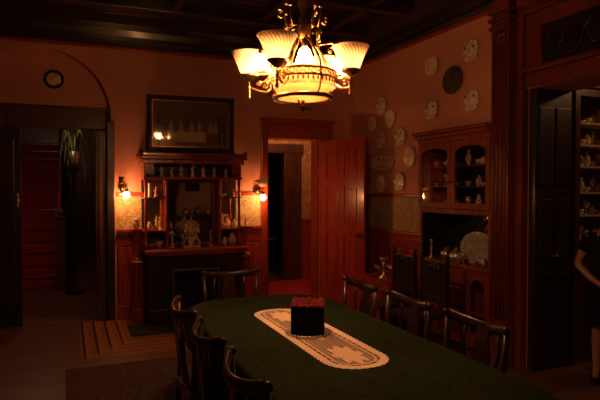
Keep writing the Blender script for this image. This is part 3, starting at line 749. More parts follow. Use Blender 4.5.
for px, py, r_, rh_, m_, sh, lb in PL:
    x, y, z = onX(px, py, XW-.001)
    wall_plate((x, y, z), 'right', r_*1.3, m_, lb, G, sh, rh_)

# ------------------------------------------------------------------ sconces
def sconce(loc, label, cup, power):
    t = thing('wall_sconce', label, 'lamp', loc, 0, None)   # origin on wall
    MB().lathe([(.001, -.02), (.045, -.018), (.05, -.006), (.04, 0)], (0, 0, 0), 16, 'y').build('back_plate', 'brass_dark', t)
    MB().tube([(0, -.01, 0), (0, -.06, -.03), (cup[0]*.5, -.12, -.01), (cup[0], -.15, .04)], .008, 8).build('gas_arm', 'brass_dark', t)
    MB().tube([(0, -.01, 0), (.01, -.07, .04), (.02, -.11, .045), (.025, -.14, .0)], .007, 8).build('bulb_arm', 'brass_dark', t)
    MB().lathe([(.022, .0), (.024, .03), (.012, .045)], (.025, -.145, -.045), 12).build('socket', 'brass_dark', t)
    MB().sphere((.025, -.145, -.082), .040, 16, (1, 1, 1.12)).build('bulb', 'bulb_small', t)
    if cup[1] == 'cone':
        o = MB().lathe([(.03, 0), (.036, .006), (.10, .105), (.097, .105), (.03, .004)], (0,0,0), 24).build('gas_shade', 'shade_glass', t, (cup[0], -.15, .062)); o.rotation_euler = (0, R(-14), 0)
    else:
        o = MB().lathe([(.02, 0), (.03, .01), (.022, .04), (.036, .085), (.033, .085), (.018, .04)], (0,0,0), 20).build('gas_shade', 'brass_dark', t, (cup[0], -.15, .05))
    lamp('sconce_light', (.025, -.145, -.082), power, .05, (1, .40, .12), t)
sconce((.612, YW-.0355, 1.60), 'brass wall sconce with glowing bulb left of the overmantel', (-.035, 'cup'), SC_POWER)
sconce((2.33, YW-.0355, 1.56), 'brass wall sconce with glowing bulb and slanted cone shade by the doorway', (.03, 'cone'), SC_POWER)

# ------------------------------------------------------------------ china cupboard on the right wall
XF = 3.60
cb = thing('china_cupboard', 'tall mahogany china cupboard with glazed doors and mirrored serving niche on the right wall', 'cupboard', (3.83, (CY0+CY1)/2, 0))
cyc = (CY0+CY1)/2
def cbx(mb, x0, x1, y0, y1, z0, z1, bev=0): return mb.box(x0-3.83, x1-3.83, y0-cyc, y1-cyc, z0, z1, bev)
yA, yB = CY0+.005, CY1-.005
XB = XW+.315
mb = MB()
cbx(mb, XF, XB, yA, yA+.04, .001, 2.10); cbx(mb, XF, XB, yB-.04, yB, .001, 2.10); cbx(mb, XB-.015, XB, yA+.04, yB-.04, .001, 2.10)
cbx(mb, XF, XB, yA+.04, yB-.04, 1.34, 1.385, .004); cbx(mb, XF+.0, XB, yA+.04, yB-.04, 2.06, 2.10)
cbx(mb, XF, XB-.02, cyc-.25, cyc-.22, .001, .80)
mb.build('carcass', 'cabinet_wood', cb)
mb = MB()
cbx(mb, XF-.02, XW-.001, yA-.0, yB+.02, 2.08, 2.13, .01)
cbx(mb, XF-.05, XW-.001, yA-.0, yB+.04, 2.13, 2.17, .012); cbx(mb, XF-.075, XW-.001, yA-.0, yB+.06, 2.17, 2.205, .012)
mb.build('cornice', 'cabinet_wood', cb)
mb = MB(); cbx(mb, XF-.035, XB-.02, yA, yB+.0, .80, .84, .01); mb.build('counter', 'cabinet_wood', cb)
mb = MB(); cbx(mb, XB-.03, XB-.018, yA+.05, yB-.05, .85, 1.33); mb.build('niche_mirror', 'mirror', cb)
mb = MB(); cbx(mb, XF+.01, XB-.031, yA+.0405, yA+.046, .842, 1.338); cbx(mb, XF+.01, XB-.031, yB-.046, yB-.0405, .842, 1.338); cbx(mb, XF+.01, XB-.031, yA+.0465, yB-.0465, 1.330, 1.338); mb.build('niche_shade_sheet', 'black', cb)  # black sheets added to put shade into the niche interior
mb = MB(); cbx(mb, XB-.022, XB-.0155, yA+.0405, yB-.0405, 1.386, 2.058); mb.build('back_shade_sheet', 'black', cb)  # black sheet added to darken the cupboard back like shade
for z in (1.62, 1.83):
    mb = MB(); cbx(mb, XF+.04, XB-.023, yA+.042, yB-.042, z-.012, z); mb.build('shelf', 'cabinet_wood', cb)
def arched_door(y0, y1, z0, z1, nm, arch=.06):
    # frame with an arched opening
    w0, w1 = y0+.055, y1-.055; yc = (y0+y1)/2; hw = (w1-w0)/2; n_ = 10
    inner_ = [(w0, z0+.06), (w1, z0+.06)] + [(yc + hw*cos(a_), z1-.06-arch + arch*sin(a_)) for a_ in [pi*i/n_ for i in range(n_+1)]]
    outer_ = [(y0, z0), (y1, z0)] + [(y1 if i < 2 else (y0 if i > n_-2 else yc + (y1-y0)/2*cos(pi*i/n_)), z1) for i in range(n_+1)]
    outer_[2] = (y1, z1-.03); outer_[-1] = (y0, z1-.03)
    inner_ = [(a_-cyc, b_) for a_, b_ in inner_]; outer_ = [(a_-cyc, b_) for a_, b_ in outer_]
    d_ = MB().ringprism(outer_, inner_, 'x', XF-.022-3.83, XF-.001-3.83).build(nm, 'cabinet_wood', cb)
    MB().prism(inner_, 'x', XF-.013-3.83, XF-.010-3.83).build('glass_pane', 'pane_glass', d_)
    return d_
dL = arched_door(cyc+.004, yB, 1.39, 2.075, 'glazed_door'); dR = arched_door(yA, cyc-.004, 1.39, 2.075, 'glazed_door')
for d_, y in ((dL, cyc+.03), (dR, cyc-.03)):
    MB().lathe([(.001, 0), (.008, -.004), (.006, -.012), (.012, -.02), (.001, -.026)], (XF-.022-3.83, y-cyc, 1.66), 10, 'x').build('knob', 'brass_dark', d_)
# lower part: arched open niche at the right, drawers/panel at the left
n_ = 12; y0, y1 = yA, cyc-.235; yc = (y0+y1)/2
inner_ = [(y0+.06-cyc, .2), (y1-.06-cyc, .2)] + [(yc-cyc + ((y1-y0)/2-.06)*cos(pi*i/n_), .60 + .12*sin(pi*i/n_)) for i in range(n_+1)]
outer_ = [(y0-cyc, .05), (y1-cyc, .05)] + [((y1-cyc) if i < 4 else ((y0-cyc) if i > 8 else yc-cyc), .80 if i > 0 and i < 12 else .75) for i in range(n_+1)]
MB().ringprism(outer_, inner_, 'x', XF-.02-3.83, XF-.001-3.83).build('arched_front', 'cabinet_wood', cb)
for z0_, z1_ in ((.06, .40), (.42, .62), (.64, .795)):
    d_ = MB().box(XF-.02-3.83, XF-.001-3.83, .0-.21, yB-cyc-.003, z0_, z1_, .004).box(XF-.026-3.83, XF-.02-3.83, -.17, yB-cyc-.04, z0_+.03, z1_-.03, .004).build('drawer', 'cabinet_wood', cb)
    for yy_ in (.0, .34): MB().lathe([(.001, 0), (.008, -.004), (.006, -.014), (.014, -.022), (.001, -.03)], (XF-.026-3.83, yy_, (z0_+z1_)/2), 10, 'x').build('knob', 'brass_dark', d_)
# wares in the glazed cupboard
kinds = [('teacup', 1.0), ('teapot', .56), ('teacup', .9), ('lidded_jar', .75), ('bowl', .5), ('goblet', .9), ('vase', .8)]
cn = 0
def row(y0, y1, z, x, n_, where, group, mats, rzz=0, maxh=1.0):
    global cn
    for i in range(n_):
        k_, s_ = kinds[cn % 7]; cn += 1
        y = y1 - (i+.5)*(y1-y0)/n_
        kw = dict(s=s_*maxh)
        if k_ in ('vase',): kw['h'] = .15*maxh
        if k_ == 'goblet': kw['h'] = .13*maxh
        mt = mats[cn % len(mats)]
        nm = {'china': 'white', 'gilt_ware': 'gilt patterned', 'plate_ware': 'dark patterned', 'crystal': 'clear glass', 'silver': 'silver', 'cream': 'cream'}[mt]
        ware(k_, (x + .04*((i % 2)), y, z), mt, '%s %s, %s from the left %s' % (nm, k_.replace('_', ' '), ORD[i], where), group, pi/2 + random.uniform(-.5, .5), **kw)
cn = 0
for (ya, yb, side_) in ((cyc+.05, yB-.09, 'left'), (yA+.09, cyc-.05, 'right')):
    for z, lv in ((1.3855, 'bottom'), (1.6205, 'middle'), (1.8305, 'top')):
        row(ya, yb, z, XF+.12, 4, 'on %s shelf behind %s glazed door' % (lv, side_), 'china behind the glazed doors', ['china', 'gilt_ware', 'plate_ware', 'china'])
# serving niche: big charger plate and silver
o = MB().lathe([(.0011, 0), (.09, 0), (.105, .006), (.155, .016), (.165, .02), (.157, .024), (.1, .012), (.0011, .008)], (0,0,0), 40, 'x', flute=.0).build('charger_plate', 'plate_ware')
for v in o.data.vertices: v.co.x = -v.co.x
M['charger'] = None
patterned('charger', [(0, (.85, .80, .70)), (.44, (.90, .85, .75)), (.50, (.25, .20, .16)), (.54, (.88, .80, .68)), (.62, (.35, .28, .22))], 24, .2, 'noise', metal=.3, bump=.8)
o.data.materials[0] = M['charger']
o.location = (XF+.13, 4.335, 1.02); o.rotation_euler = (0, R(-8), R(42))
tag(o, 'large round silver charger plate standing in the mirrored niche of the cupboard', 'plate')
o.location.z = .845 + .165*cos(R(10)) + .003
nz = .8405
for k_, x, y, m_, lb, kw in (
    ('candlestick', XF+.05, 4.98, 'silver', 'slim silver candlestick at the left end of the cupboard counter', dict(s=.9, h=.2)),
    ('teapot', XF+.12, 4.82, 'silver', 'silver teapot near the left end of the cupboard counter', dict(s=.85)),
    ('goblet', XF+.05, 4.69, 'brass_dark', 'dark brass goblet on the cupboard counter beside the silver teapot', dict(s=1.0, h=.15)),
    ('bowl', XF+.12, 4.59, 'gold', 'gilt bowl in the middle of the cupboard counter', dict(s=.8)),
    ('teapot', XF+.0, 4.50, 'silver', 'bright silver teapot left of the charger plate', dict(s=1.05)),
    ('goblet', XF-.005, 4.385, 'silver', 'silver goblet before the left edge of the charger plate', dict(s=.9, h=.13)),
    ('teacup', XF+.01, 4.25, 'silver', 'silver cup in front of the charger plate', dict(s=1.1)),
    ('lidded_jar', XF+.02, 4.12, 'silver', 'silver lidded jar at the right end of the cupboard counter', dict(s=.75))):
    ware(k_, (x, y, nz), m_, lb, 'silver on the cupboard counter', pi/2, **kw)
ware('figurine', (XF+.08, yc, .2) if False else (XF+.10, yc, .3905), 'silver', 'silver figurine on the shelf inside the arched cupboard niche', None, pi/2, s=1.5)
mb = MB(); cbx(mb, XF+.0, XB-.02, yA+.041, cyc-.251, .375, .39); mb.build('niche_shelf', 'cabinet_wood', cb)

# ------------------------------------------------------------------ low chest with silver centrepiece
t = thing('low_chest', 'low reddish wooden chest with stepped top against the right wall panelling', 'chest', (3.46, 5.72, 0))
MB().box(-.20, .20, -.35, .35, .03, .42, .01).build('body', 'mahogany', t)
MB().box(-.225, .22, -.375, .375, .42, .455, .01).build('lower_top', 'mahogany', t)
MB().box(-.12, .20, -.33, .33, .455, .53, .01).build('upper_step', 'mahogany', t)
for sx_ in (-1, 1):
    for sy_ in (-1, 1): MB().box(sx_*.17-.025, sx_*.17+.025, sy_*.31-.025, sy_*.31+.025, .001, .03).build('foot', 'mahogany', t)
d_ = MB().box(-.208, -.20, -.30, .30, .10, .36, .003).build('drawer_front', 'mahogany', t)
t = thing('silver_epergne', 'branching silver centrepiece with small bowls on the low chest', 'centrepiece', (3.44, 5.62, .531)); t.scale = (1.2, 1.2, 1.25)
MB().lathe([(.001, 0), (.05, 0), (.045, .01), (.012, .03), (.018, .07), (.010, .11), (.015, .15), (.001, .16)], (0,0,0), 16).build('stem', 'silver', t)
for i in range(4):
    a_ = i*pi/2 + .4; ca, sa = cos(a_), sin(a_)
    b_ = MB().tube([(.01*ca, .01*sa, .07), (.05*ca, .05*sa, .06), (.085*ca, .085*sa, .09)], .004, 6).build('branch', 'silver', t)
    MB().lathe([(.001, .088), (.012, .09), (.032, .115), (.028, .115), (.001, .095)], (.088*ca, .088*sa, 0), 14).build('small_bowl', 'silver', b_)
MB().lathe([(.001, .155), (.02, .158), (.045, .195), (.04, .195), (.001, .162)], (0,0,0), 16).build('top_bowl', 'silver', t)

# ------------------------------------------------------------------ china cabinet in the next room
XC0, XC1, YC = 4.19, 5.24, 3.60
cc = thing('display_cabinet', 'glazed display cabinet full of china in the room beyond the wide opening', 'cabinet', (4.715, 3.76, 0))
def ccx(mb, x0, x1, y0, y1, z0, z1, bev=0): return mb.box(x0-4.715, x1-4.715, y0-3.76, y1-3.76, z0, z1, bev)
mb = MB(); ccx(mb, XC0, XC0+.03, YC+.02, 3.925, .001, 2.5); ccx(mb, XC1-.03, XC1, YC+.02, 3.925, .001, 2.5); ccx(mb, XC0+.03, XC1-.03, 3.90, 3.925, .001, 2.5); ccx(mb, XC0+.03, XC1-.03, YC+.02, 3.90, .001, .85)
ccx(mb, XC0-.02, XC1+.02, YC-.02, 3.925, 2.5, 2.56, .012); ccx(mb, XC0-.01, XC1+.01, YC-.02, 3.925, .85, .88, .008)
mb.build('carcass', 'walnut', cc)
for z in (1.13, 1.35, 1.56, 1.80, 2.00, 2.20):
    mb = MB(); ccx(mb, XC0+.03, XC1-.03, YC+.06, 3.90, z-.015, z); mb.build('shelf', 'cream', cc)
for x0, x1 in ((XC0, (XC0+XC1)/2-.002), ((XC0+XC1)/2+.002, XC1)):
    d_ = MB().ringprism([(x0-4.715, .9), (x1-4.715, .9), (x1-4.715, 2.49), (x0-4.715, 2.49)], [(x0+.06-4.715, .96), (x1-.06-4.715, .96), (x1-.06-4.715, 2.43), (x0+.06-4.715, 2.43)], 'y', YC-3.76, YC+.018-3.76).build('glazed_door', 'walnut', cc)
    MB().box(x0+.06-4.715, x1-.06-4.715, YC+.006-3.76, YC+.010-3.76, .96, 2.43).build('glass_pane', 'pane_glass', d_)
cn = 2
for z, nm in ((1.1305, 'lowest'), (1.3505, 'second lowest'), (1.5605, 'third'), (1.8005, 'fourth'), (2.0005, 'fifth'), (2.2005, 'top')):
    for i in range(6):
        k_, s_ = kinds[(cn*3) % 7]; cn += 1; kw = dict(s=s_)
        if k_ == 'vase': kw['h'] = .14
        if k_ == 'goblet': kw['h'] = .13
        mt = ['china', 'cream', 'china', 'silver'][cn % 4]; nm2 = {'china': 'white', 'cream': 'cream', 'silver': 'silver'}[mt]
        ware(k_, (XC0+.11+i*.075, YC+.16, z), mt, '%s %s, %s from left on %s shelf of display cabinet' % (nm2, k_.replace('_', ' '), ORD[i], nm), 'china in the display cabinet', random.uniform(-.5, .5), **kw)

# ------------------------------------------------------------------ behind the camera: what the mirror shows
WX0, WX1 = 3.0, 3.6
pc = thing('framed_picture', 'green framed picture on the wall behind the camera, seen only in the overmantel mirror', 'picture', (3.22, YF+.02, 1.72))
MB().ringprism([(-.20, -.21), (.20, -.21), (.20, .21), (-.20, .21)], [(-.15, -.16), (.15, -.16), (.15, .16), (-.15, .16)], 'y', -.018, .02).build('frame', 'dark_wood', pc)
MB().box(-.15, .15, -.016, .004, -.16, .16).build('print', 'picture_green', pc)
cu = MB()
pts_o = []; pts_i = []
for i in range(41):
    x = 2.3 + .6*i/40; y = YF + .09 + .03*sin(i*1.6)
    pts_o.append((x, y)); pts_i.append((x, y-.01))
for i in range(40):
    (xa, ya), (xb, yb) = pts_o[i], pts_o[i+1]
    zl = lambda x: 1.1 + max(0, (x-2.72))*4.5 if x > 2.72 else .02
    cu.prism([(xa, ya), (xb, yb), pts_i[i+1], pts_i[i]], 'z', .02, 2.6) if xa < 2.72 else None
    if xa >= 2.72:
        z0_ = 1.2 + (xa-2.72)*4.5
        cu.prism([(xa, ya), (xb, yb), pts_i[i+1], pts_i[i]], 'z', z0_, 2.6)
tag(cu.build('curtain', 'curtain_red'), 'dark red draped curtain behind the camera, seen in the overmantel mirror', 'curtain')
t = thing('sideboard', 'dark sideboard behind the camera carrying silver, seen in the overmantel mirror', 'sideboard', (3.28, YF+.26, 0))
MB().box(-.5, .45, -.22, .22, .08, .78, .01).build('body', 'walnut', t); MB().box(-.53, .48, -.25, .25, .78, .82, .01).build('top', 'walnut', t)
for x in (-.46, .41):
    for y in (-.18, .18): MB().box(x-.03, x+.03, y-.03, y+.03, .001, .08).build('foot', 'walnut', t)
for x0 in (-.47, -.01): 
    d_ = MB().box(x0, x0+.43, .22, .235, .12, .74, .005).build('door', 'walnut', t)
ware('teapot', (2.98, YF+.3, .8205), 'silver', 'silver teapot on the left of the sideboard behind the camera', None, s=1.7)
ware('teapot', (3.32, YF+.3, .8205), 'silver', 'silver teapot on the middle of the sideboard behind the camera', None, s=1.9)
ware('lidded_jar', (3.60, YF+.3, .8205), 'silver', 'silver lidded jar on the sideboard behind the camera', None, s=1.4)

# ------------------------------------------------------------------ rug, table, cloth, runner, box
mb = MB().box(-.03, 3.2, 0.2, 5.22, .0005, .010, .003)
rug = mb.build('dining_rug', 'rug_border'); tag(rug, 'dark red patterned rug with a figured border under the dining table', 'rug')
MB().box(.32, 2.85, .55, 4.87, .0102, .0125).build('field', 'rug', rug)
TX0, TX1, TY0, TY1, TH = .755, 1.855, 1.45, 4.08, .745
t = thing('dining_table', 'long dining table with rounded corners standing under a dark green cloth', 'table', (1.305, 2.765, .0127))
loc_ = lambda P_: [(x-1.305, y-2.765) for x, y in P_]
MB().prism(loc_(rrect(TX0+.02, TX1-.02, TY0+.02, TY1-.02, .33, 8, .05)), 'z', TH-.04, TH-.0135).build('table_top', 'walnut', t)
MB().box(-.38, .38, -1.05, 1.05, TH-.12, TH-.04).build('apron', 'walnut', t)
for sx_ in (-1, 1):
    for y in (-.95, .95):
        MB().lathe([(.03, 0), (.045, .05), (.03, .12), (.05, .2), (.06, .4), (.035, .52), (.05, .56), (.05, TH-.12)], (sx_*.17, y, 0), 16).build('leg', 'walnut', t)
# cloth: top with rounded edge and a wavy drop
bm = MB(); b = bm.bm
rings = []
base = rrect(TX0, TX1, TY0, TY1, .33, 10, .05)
cx_, cy_ = 1.305, 2.765; N = len(base)
def off(i, d_):
    p0 = Vector(base[i-1]); p1 = Vector(base[(i+1) % N]); t_ = (p1-p0).normalized(); nrm = Vector((t_.y, -t_.x)); return Vector(base[i]) + nrm*d_
for d_, z, wv_ in ((-.012, TH+.006, 0), (.0, TH+.002, 0), (.006, TH-.01, 0), (.010, TH-.05, .004), (.016, TH-.14, .010), (.02, TH-.22, .014)):
    ring = []
    for i in range(N):
        q = off(i, d_ + wv_*sin(i*2.1)); ring.append(b.verts.new((q.x-cx_, q.y-cy_, z)))
    rings.append(ring)
b.faces.new(rings[0])
for k_ in range(5):
    for i in range(N):
        f = b.faces.new((rings[k_][i], rings[k_][(i+1) % N], rings[k_+1][(i+1) % N], rings[k_+1][i])); f.smooth = True
o = bm.build('tablecloth', 'green_cloth'); o.location = (cx_, cy_, 0)
tag(o, 'dark green tablecloth spread over the long dining table', 'tablecloth')
# lace runner: scalloped solid edge, openwork bands, solid motifs
rn = thing('lace_runner', 'cream lace runner with scalloped edge along the middle of the green tablecloth', 'table runner', (1.305, 2.93, TH+.0065))
def stadium(w_, h_, n_, sc=0, amp=0, rr=.155):
    P_ = rrect(-w_, w_, -h_, h_, min(rr, w_), 14)
    out = []
    # resample evenly
    V = [Vector(p) for p in P_]; V.append(V[0]); seg = [(V[i+1]-V[i]).length for i in range(len(V)-1)]; tot = sum(seg)
    for k_ in range(n_):
        dd_ = tot*k_/n_; i = 0
        while dd_ > seg[i] and i < len(seg)-1: dd_ -= seg[i]; i += 1
        q = V[i].lerp(V[i+1], dd_/seg[i] if seg[i] else 0); tn = (V[i+1]-V[i]).normalized(); nr = Vector((tn.y, -tn.x))
        q = q + nr*amp*abs(sin(pi*sc*k_/n_)); out.append((q.x, q.y))
    return out
RW, RL = .175, .68
MB().ringprism(stadium(RW-.006, RL-.006, 400, 84, .008), stadium(RW-.045, RL-.045, 400, rr=.115), 'z', 0, .0014).build('border', 'lace', rn)
MB().ringprism(stadium(RW-.058, RL-.058, 200, rr=.105), stadium(RW-.068, RL-.068, 200, rr=.095), 'z', 0, .0012).build('band', 'lace', rn)
mb = MB()
i = 0
for k_ in range(0, 200, 4):     # bars joining border and band
    a_ = stadium(RW-.044, RL-.044, 200, rr=.115)[k_]; b_ = stadium(RW-.060, RL-.060, 200, rr=.105)[k_]
    mb.tube([(a_[0], a_[1], .0007), (b_[0], b_[1], .0007)], .003, 4, sq=.3)
for j in range(-30, 31):     # net ground
    y = j*.02
    mb.box(-RW+.066, RW-.066, y-.0022, y+.0022, .0001, .0009)
for j in range(-5, 6): mb.box(j*.02-.0022, j*.02+.0022, -RL+.068, RL-.068, .0001, .0009)
mb.build('net', 'lace', rn)
mb = MB()
for y in (-.45, .0, .45):
    pl_ = []
    for i in range(48):
        a_ = 2*pi*i/48; r_ = 1 + .22*cos(8*a_); pl_.append((.072*r_*cos(a_), y + .14*r_*sin(a_)))
    mb.prism(pl_, 'z', .0002, .0013)
mb.build('motif', 'lace', rn)

TB = TH + .0082
dx, dy = 1.283, 2.93
o = thing('silver_tray', 'small round beaded silver tray under the black box on the lace runner', 'tray', (dx, dy, TB))
MB().lathe([(.001, 0), (.10, 0), (.125, .006), (.13, .010), (.122, .010), (.10, .004), (.001, .003)], (0,0,0), 36).build('plate', 'silver', o)
mb = MB()
for i in range(36):
    a_ = 2*pi*i/36; mb.sphere((.128*cos(a_), .128*sin(a_), .010), .0075, 6)
mb.build('beading', 'silver', o)
t = thing('flower_box', 'square black box filled with dark red roses in the middle of the table', 'box', (dx, dy, TB+.0042), R(-26)); t.scale = (1.14, 1.14, 1.1)
MB().box(-.083, .083, -.083, .083, 0, .158, .006).build('box_body', 'velvet_black', t)
mb = MB()
for ix in range(5):
    for iy in range(5):
        x, y = (ix-2)*.033, (iy-2)*.033
        mb.sphere((x, y, .153 + .003*random.random()), .0205, 10, (1, 1, .75))
        pts = [(x + .012*(1-j/14)*cos(j*.9), y + .012*(1-j/14)*sin(j*.9), (.168 + .002*j/14)) for j in range(14)]
        mb.tube(pts, .003, 5)
mb.build('roses', 'velvet_red', t)

# ------------------------------------------------------------------ chairs
def make_chair(label, group, tall=0):
    """faces +x; back at -x; origin on the floor"""
    t = thing('dining_chair', label, 'chair', (0,0,0), 0, group)
    H = .90
    mb = MB()
    pts = []; rs = []
    for i in range(17):
        u = -1 + i/8; pts.append((-.20 - .065*(1-u*u), .225*u, H - .035*(1-u*u)**1.0 + (.008 if abs(u) > .9 else 0))); rs.append(.030 if abs(u) < .95 else .022)
    mb.tube(pts, rs, 10, sq=.5)
    for s in (-1, 1): mb.sphere((-.195, s*.228, H+.004), .021, 10)
    mb.build('crest_rail', 'chair_wood', t)
    for s in (-1, 1):
        MB().tube([(-.24, s*.19, 0), (-.215, s*.195, .22), (-.19, s*.20, .44), (-.185, s*.212, .65), (-.20, s*.225, H-.01)], [.016, .018, .021, .018, .016], 8).build('back_post', 'chair_wood', t)
    mb = MB()
    spl = [(0.035, .46), (.045, .52), (.03, .58), (.055, .66), (.065, .73), (.04, .80), (.05, .87)]
    for k_ in range(len(spl)-1):
        (w0, z0), (w1, z1) = spl[k_], spl[k_+1]
        f0 = -.20 - .05*(z0-.44)/.42; f1 = -.20 - .05*(z1-.44)/.42
        for (ya0, yb0, ya1, yb1) in ((-w0, w0, -w1, w1),):
            vs = [mb.bm.verts.new(p_) for p_ in ((f0, ya0, z0), (f0, yb0, z0), (f1, yb1, z1), (f1, ya1, z1), (f0-.014, ya0, z0), (f0-.014, yb0, z0), (f1-.014, yb1, z1), (f1-.014, ya1, z1))]
            for q in ((0,1,2,3), (7,6,5,4), (0,4,5,1), (1,5,6,2), (2,6,7,3), (3,7,4,0)): mb.bm.faces.new([vs[j] for j in q])
    mb.build('splat', 'chair_wood', t)
    for s in (-1, 1):
        MB().tube([(-.205, s*.115, .46), (-.225, s*.10, .62), (-.235, s*.135, .76), (-.245, s*.12, .865)], [.010, .008, .010, .009], 6).build('side_slat', 'chair_wood', t)
    MB().prism([(-.22, -.20), (-.22, .20), (.20, .235), (.225, .21), (.225, -.21), (.20, -.235)], 'z', .385, .435).build('seat_frame', 'chair_wood', t)
    mb = MB().prism([(-.19, -.185), (-.19, .185), (.19, .215), (.205, .20), (.205, -.20), (.19, -.215)], 'z', .436, .475)
    bmesh.ops.bevel(mb.bm, geom=list(mb.bm.edges), offset=.012, segments=2, affect='EDGES')
    mb.build('seat_cushion', 'leather', t)
    for s in (-1, 1):
        MB().lathe([(.014, 0), (.02, .03), (.014, .06), (.024, .30), (.026, .385)], (.19, s*.195, 0), 12).build('front_leg', 'chair_wood', t)
    for s in (-1, 1): MB().tube([(-.222, s*.193, .16), (.19, s*.195, .16)], .010, 6).build('stretcher', 'chair_wood', t)
    MB().tube([(-.02, -.193, .16), (-.02, .193, .16)], .010, 6).build('stretcher', 'chair_wood', t)
    return t
GC = 'carved chairs round the dining table'
ch0 = make_chair('dark carved dining chair at the left side of the table, farthest of the three there', GC)
spots = [(.82, 3.20, 0, None, .0127),
         (.82, 2.60, 0, 'dark carved dining chair at the left side of the table, between the other two', .0127),
         (.82, 2.00, 0, 'dark carved dining chair at the left side of the table, nearest the camera', .0127),
         (1.73, 2.26, pi, 'dark carved dining chair at the right side of the table, nearest the camera', .0127),
         (1.73, 2.87, pi, 'dark carved dining chair at the right side of the table, middle of three', .0127),
         (1.73, 3.48, pi, 'dark carved dining chair at the right side of the table, farthest near the red door', .0127),
         (1.22, 4.17, -pi/2, 'dark carved dining chair at the far end of the table before the fireplace', .0127)]
for i, (x, y, a_, lb, z) in enumerate(spots):
    c_ = ch0 if i == 0 else copy_tree(ch0)
    c_.location = (x, y, z); c_.rotation_euler = (0, 0, a_)
    if lb: c_['label'] = lb
# tall carved side chairs before the cupboard
def hall_chair(label, loc, rz):
    t = thing('carved_side_chair', label, 'chair', loc, rz, 'carved side chairs along the right wall')
    for s in (-1, 1):
        mb = MB().box(-.20, -.165, s*.19-.018, s*.19+.018, 0.001, .93, .006); mb.lathe([(.012, .93), (.022, .95), (.012, .975), (.001, .985)], (-.183, s*.19, 0), 10); mb.build('back_post', 'matt_wood', t)
    mb = MB().box(-.195, -.17, -.172, .172, .80, .90, .006)
    for s in (-1, 1):
        mb.tube([(-.165, s*(.015+.05*j/8) + s*.02*sin(j*.9), .85 + .035*cos(j*.9)) for j in range(12)], .008, 6)
    mb.sphere((-.168, 0, .86), .025, 8, (.5, 1, 1)); mb.build('carved_crest', 'brass_dark' if False else 'chair_wood', t)
    MB().box(-.195, -.17, -.172, .172, .52, .57, .006).build('lower_rail', 'matt_wood', t)
    MB().box(-.190, -.175, -.172, .172, .57, .80).build('back_panel', 'leather', t)
    MB().box(-.20, .22, -.21, .21, .40, .445, .01).build('seat', 'leather', t)
    for s in (-1, 1): MB().lathe([(.016, 0), (.022, .05), (.014, .1), (.022, .25), (.024, .40)], (.19, s*.185, 0), 10).build('front_leg', 'matt_wood', t)
    MB().tube([(-.18, -.185, .15), (.19, -.185, .15)], .01, 6).build('stretcher', 'matt_wood', t); MB().tube([(-.18, .185, .15), (.19, .185, .15)], .01, 6).build('stretcher', 'matt_wood', t)
    return t
hall_chair('dark carved side chair standing in front of the china cupboard drawers', (2.98, 4.27, .0127), pi)
hall_chair('dark carved side chair between the low chest and the china cupboard', (3.0, 4.80, .0127), pi)

# ------------------------------------------------------------------ chandelier
CX, CY = 1.236, 2.897
ch = thing('chandelier', 'ornate brass gasolier chandelier with frosted swirled shades and glowing bulbs over the table', 'chandelier', (CX, CY, 0))
VA = -R(YAW)       # local x axis = image right
ch.rotation_euler = (0, 0, VA)
MB().lathe([(.006, 2.06), (.010, 2.10), (.010, 2.42), (.03, 2.45), (.045, 2.49), (.03, 2.54), (.012, 2.58), (.03, 2.64), (.018, 2.70), (.010, 2.75), (.010, 3.45), (.03, 3.50), (.08, 3.56), (.09, ZT-.121)], (0,0,0), 18).build('stem', 'brass_dark', ch)
MB().lathe([(.183, 2.165), (.188, 2.17), (.188, 2.262), (.180, 2.265), (.180, 2.17)], (0,0,0), 48).build('upper_drum', 'alabaster_glass', ch)
MB().lathe([(.150, 2.112), (.152, 2.19), (.147, 2.19), (.147, 2.112)], (0,0,0), 44).build('lower_drum', 'alabaster_glass', ch)
MB().lathe([(.001, 2.098), (.10, 2.101), (.158, 2.112), (.158, 2.116), (.10, 2.105), (.001, 2.102)], (0,0,0), 44).build('bottom_bowl', 'alabaster_glass', ch)
mb = MB().lathe([(.158, 2.100), (.172, 2.100), (.176, 2.112), (.172, 2.124), (.158, 2.124), (.158, 2.100)], (0,0,0), 48); mb.build('lower_ring', 'brass_dark', ch)
mb = MB()
for z_, r_ in ((2.212, .006), (2.252, .006)):
    mb.tube([(.193*cos(2*pi*i/48), .193*sin(2*pi*i/48), z_) for i in range(48)], r_, 6, True)
for i in range(30):
    a_ = 2*pi*i/30
    mb.tube([((.194)*cos(a_+.08*cos(q)), (.194)*sin(a_+.08*cos(q)), 2.232+.014*sin(q)) for q in [2*pi*j/8 for j in range(8)]], .0028, 5, True)
for i in range(44):
    a_ = 2*pi*i/44
    mb.lathe([(.001, -.026), (.005, -.020), (.006, -.010), (.002, 0)], (.193*cos(a_), .193*sin(a_), 2.208), 6)
mb.build('filigree_band', 'brass_dark', ch)
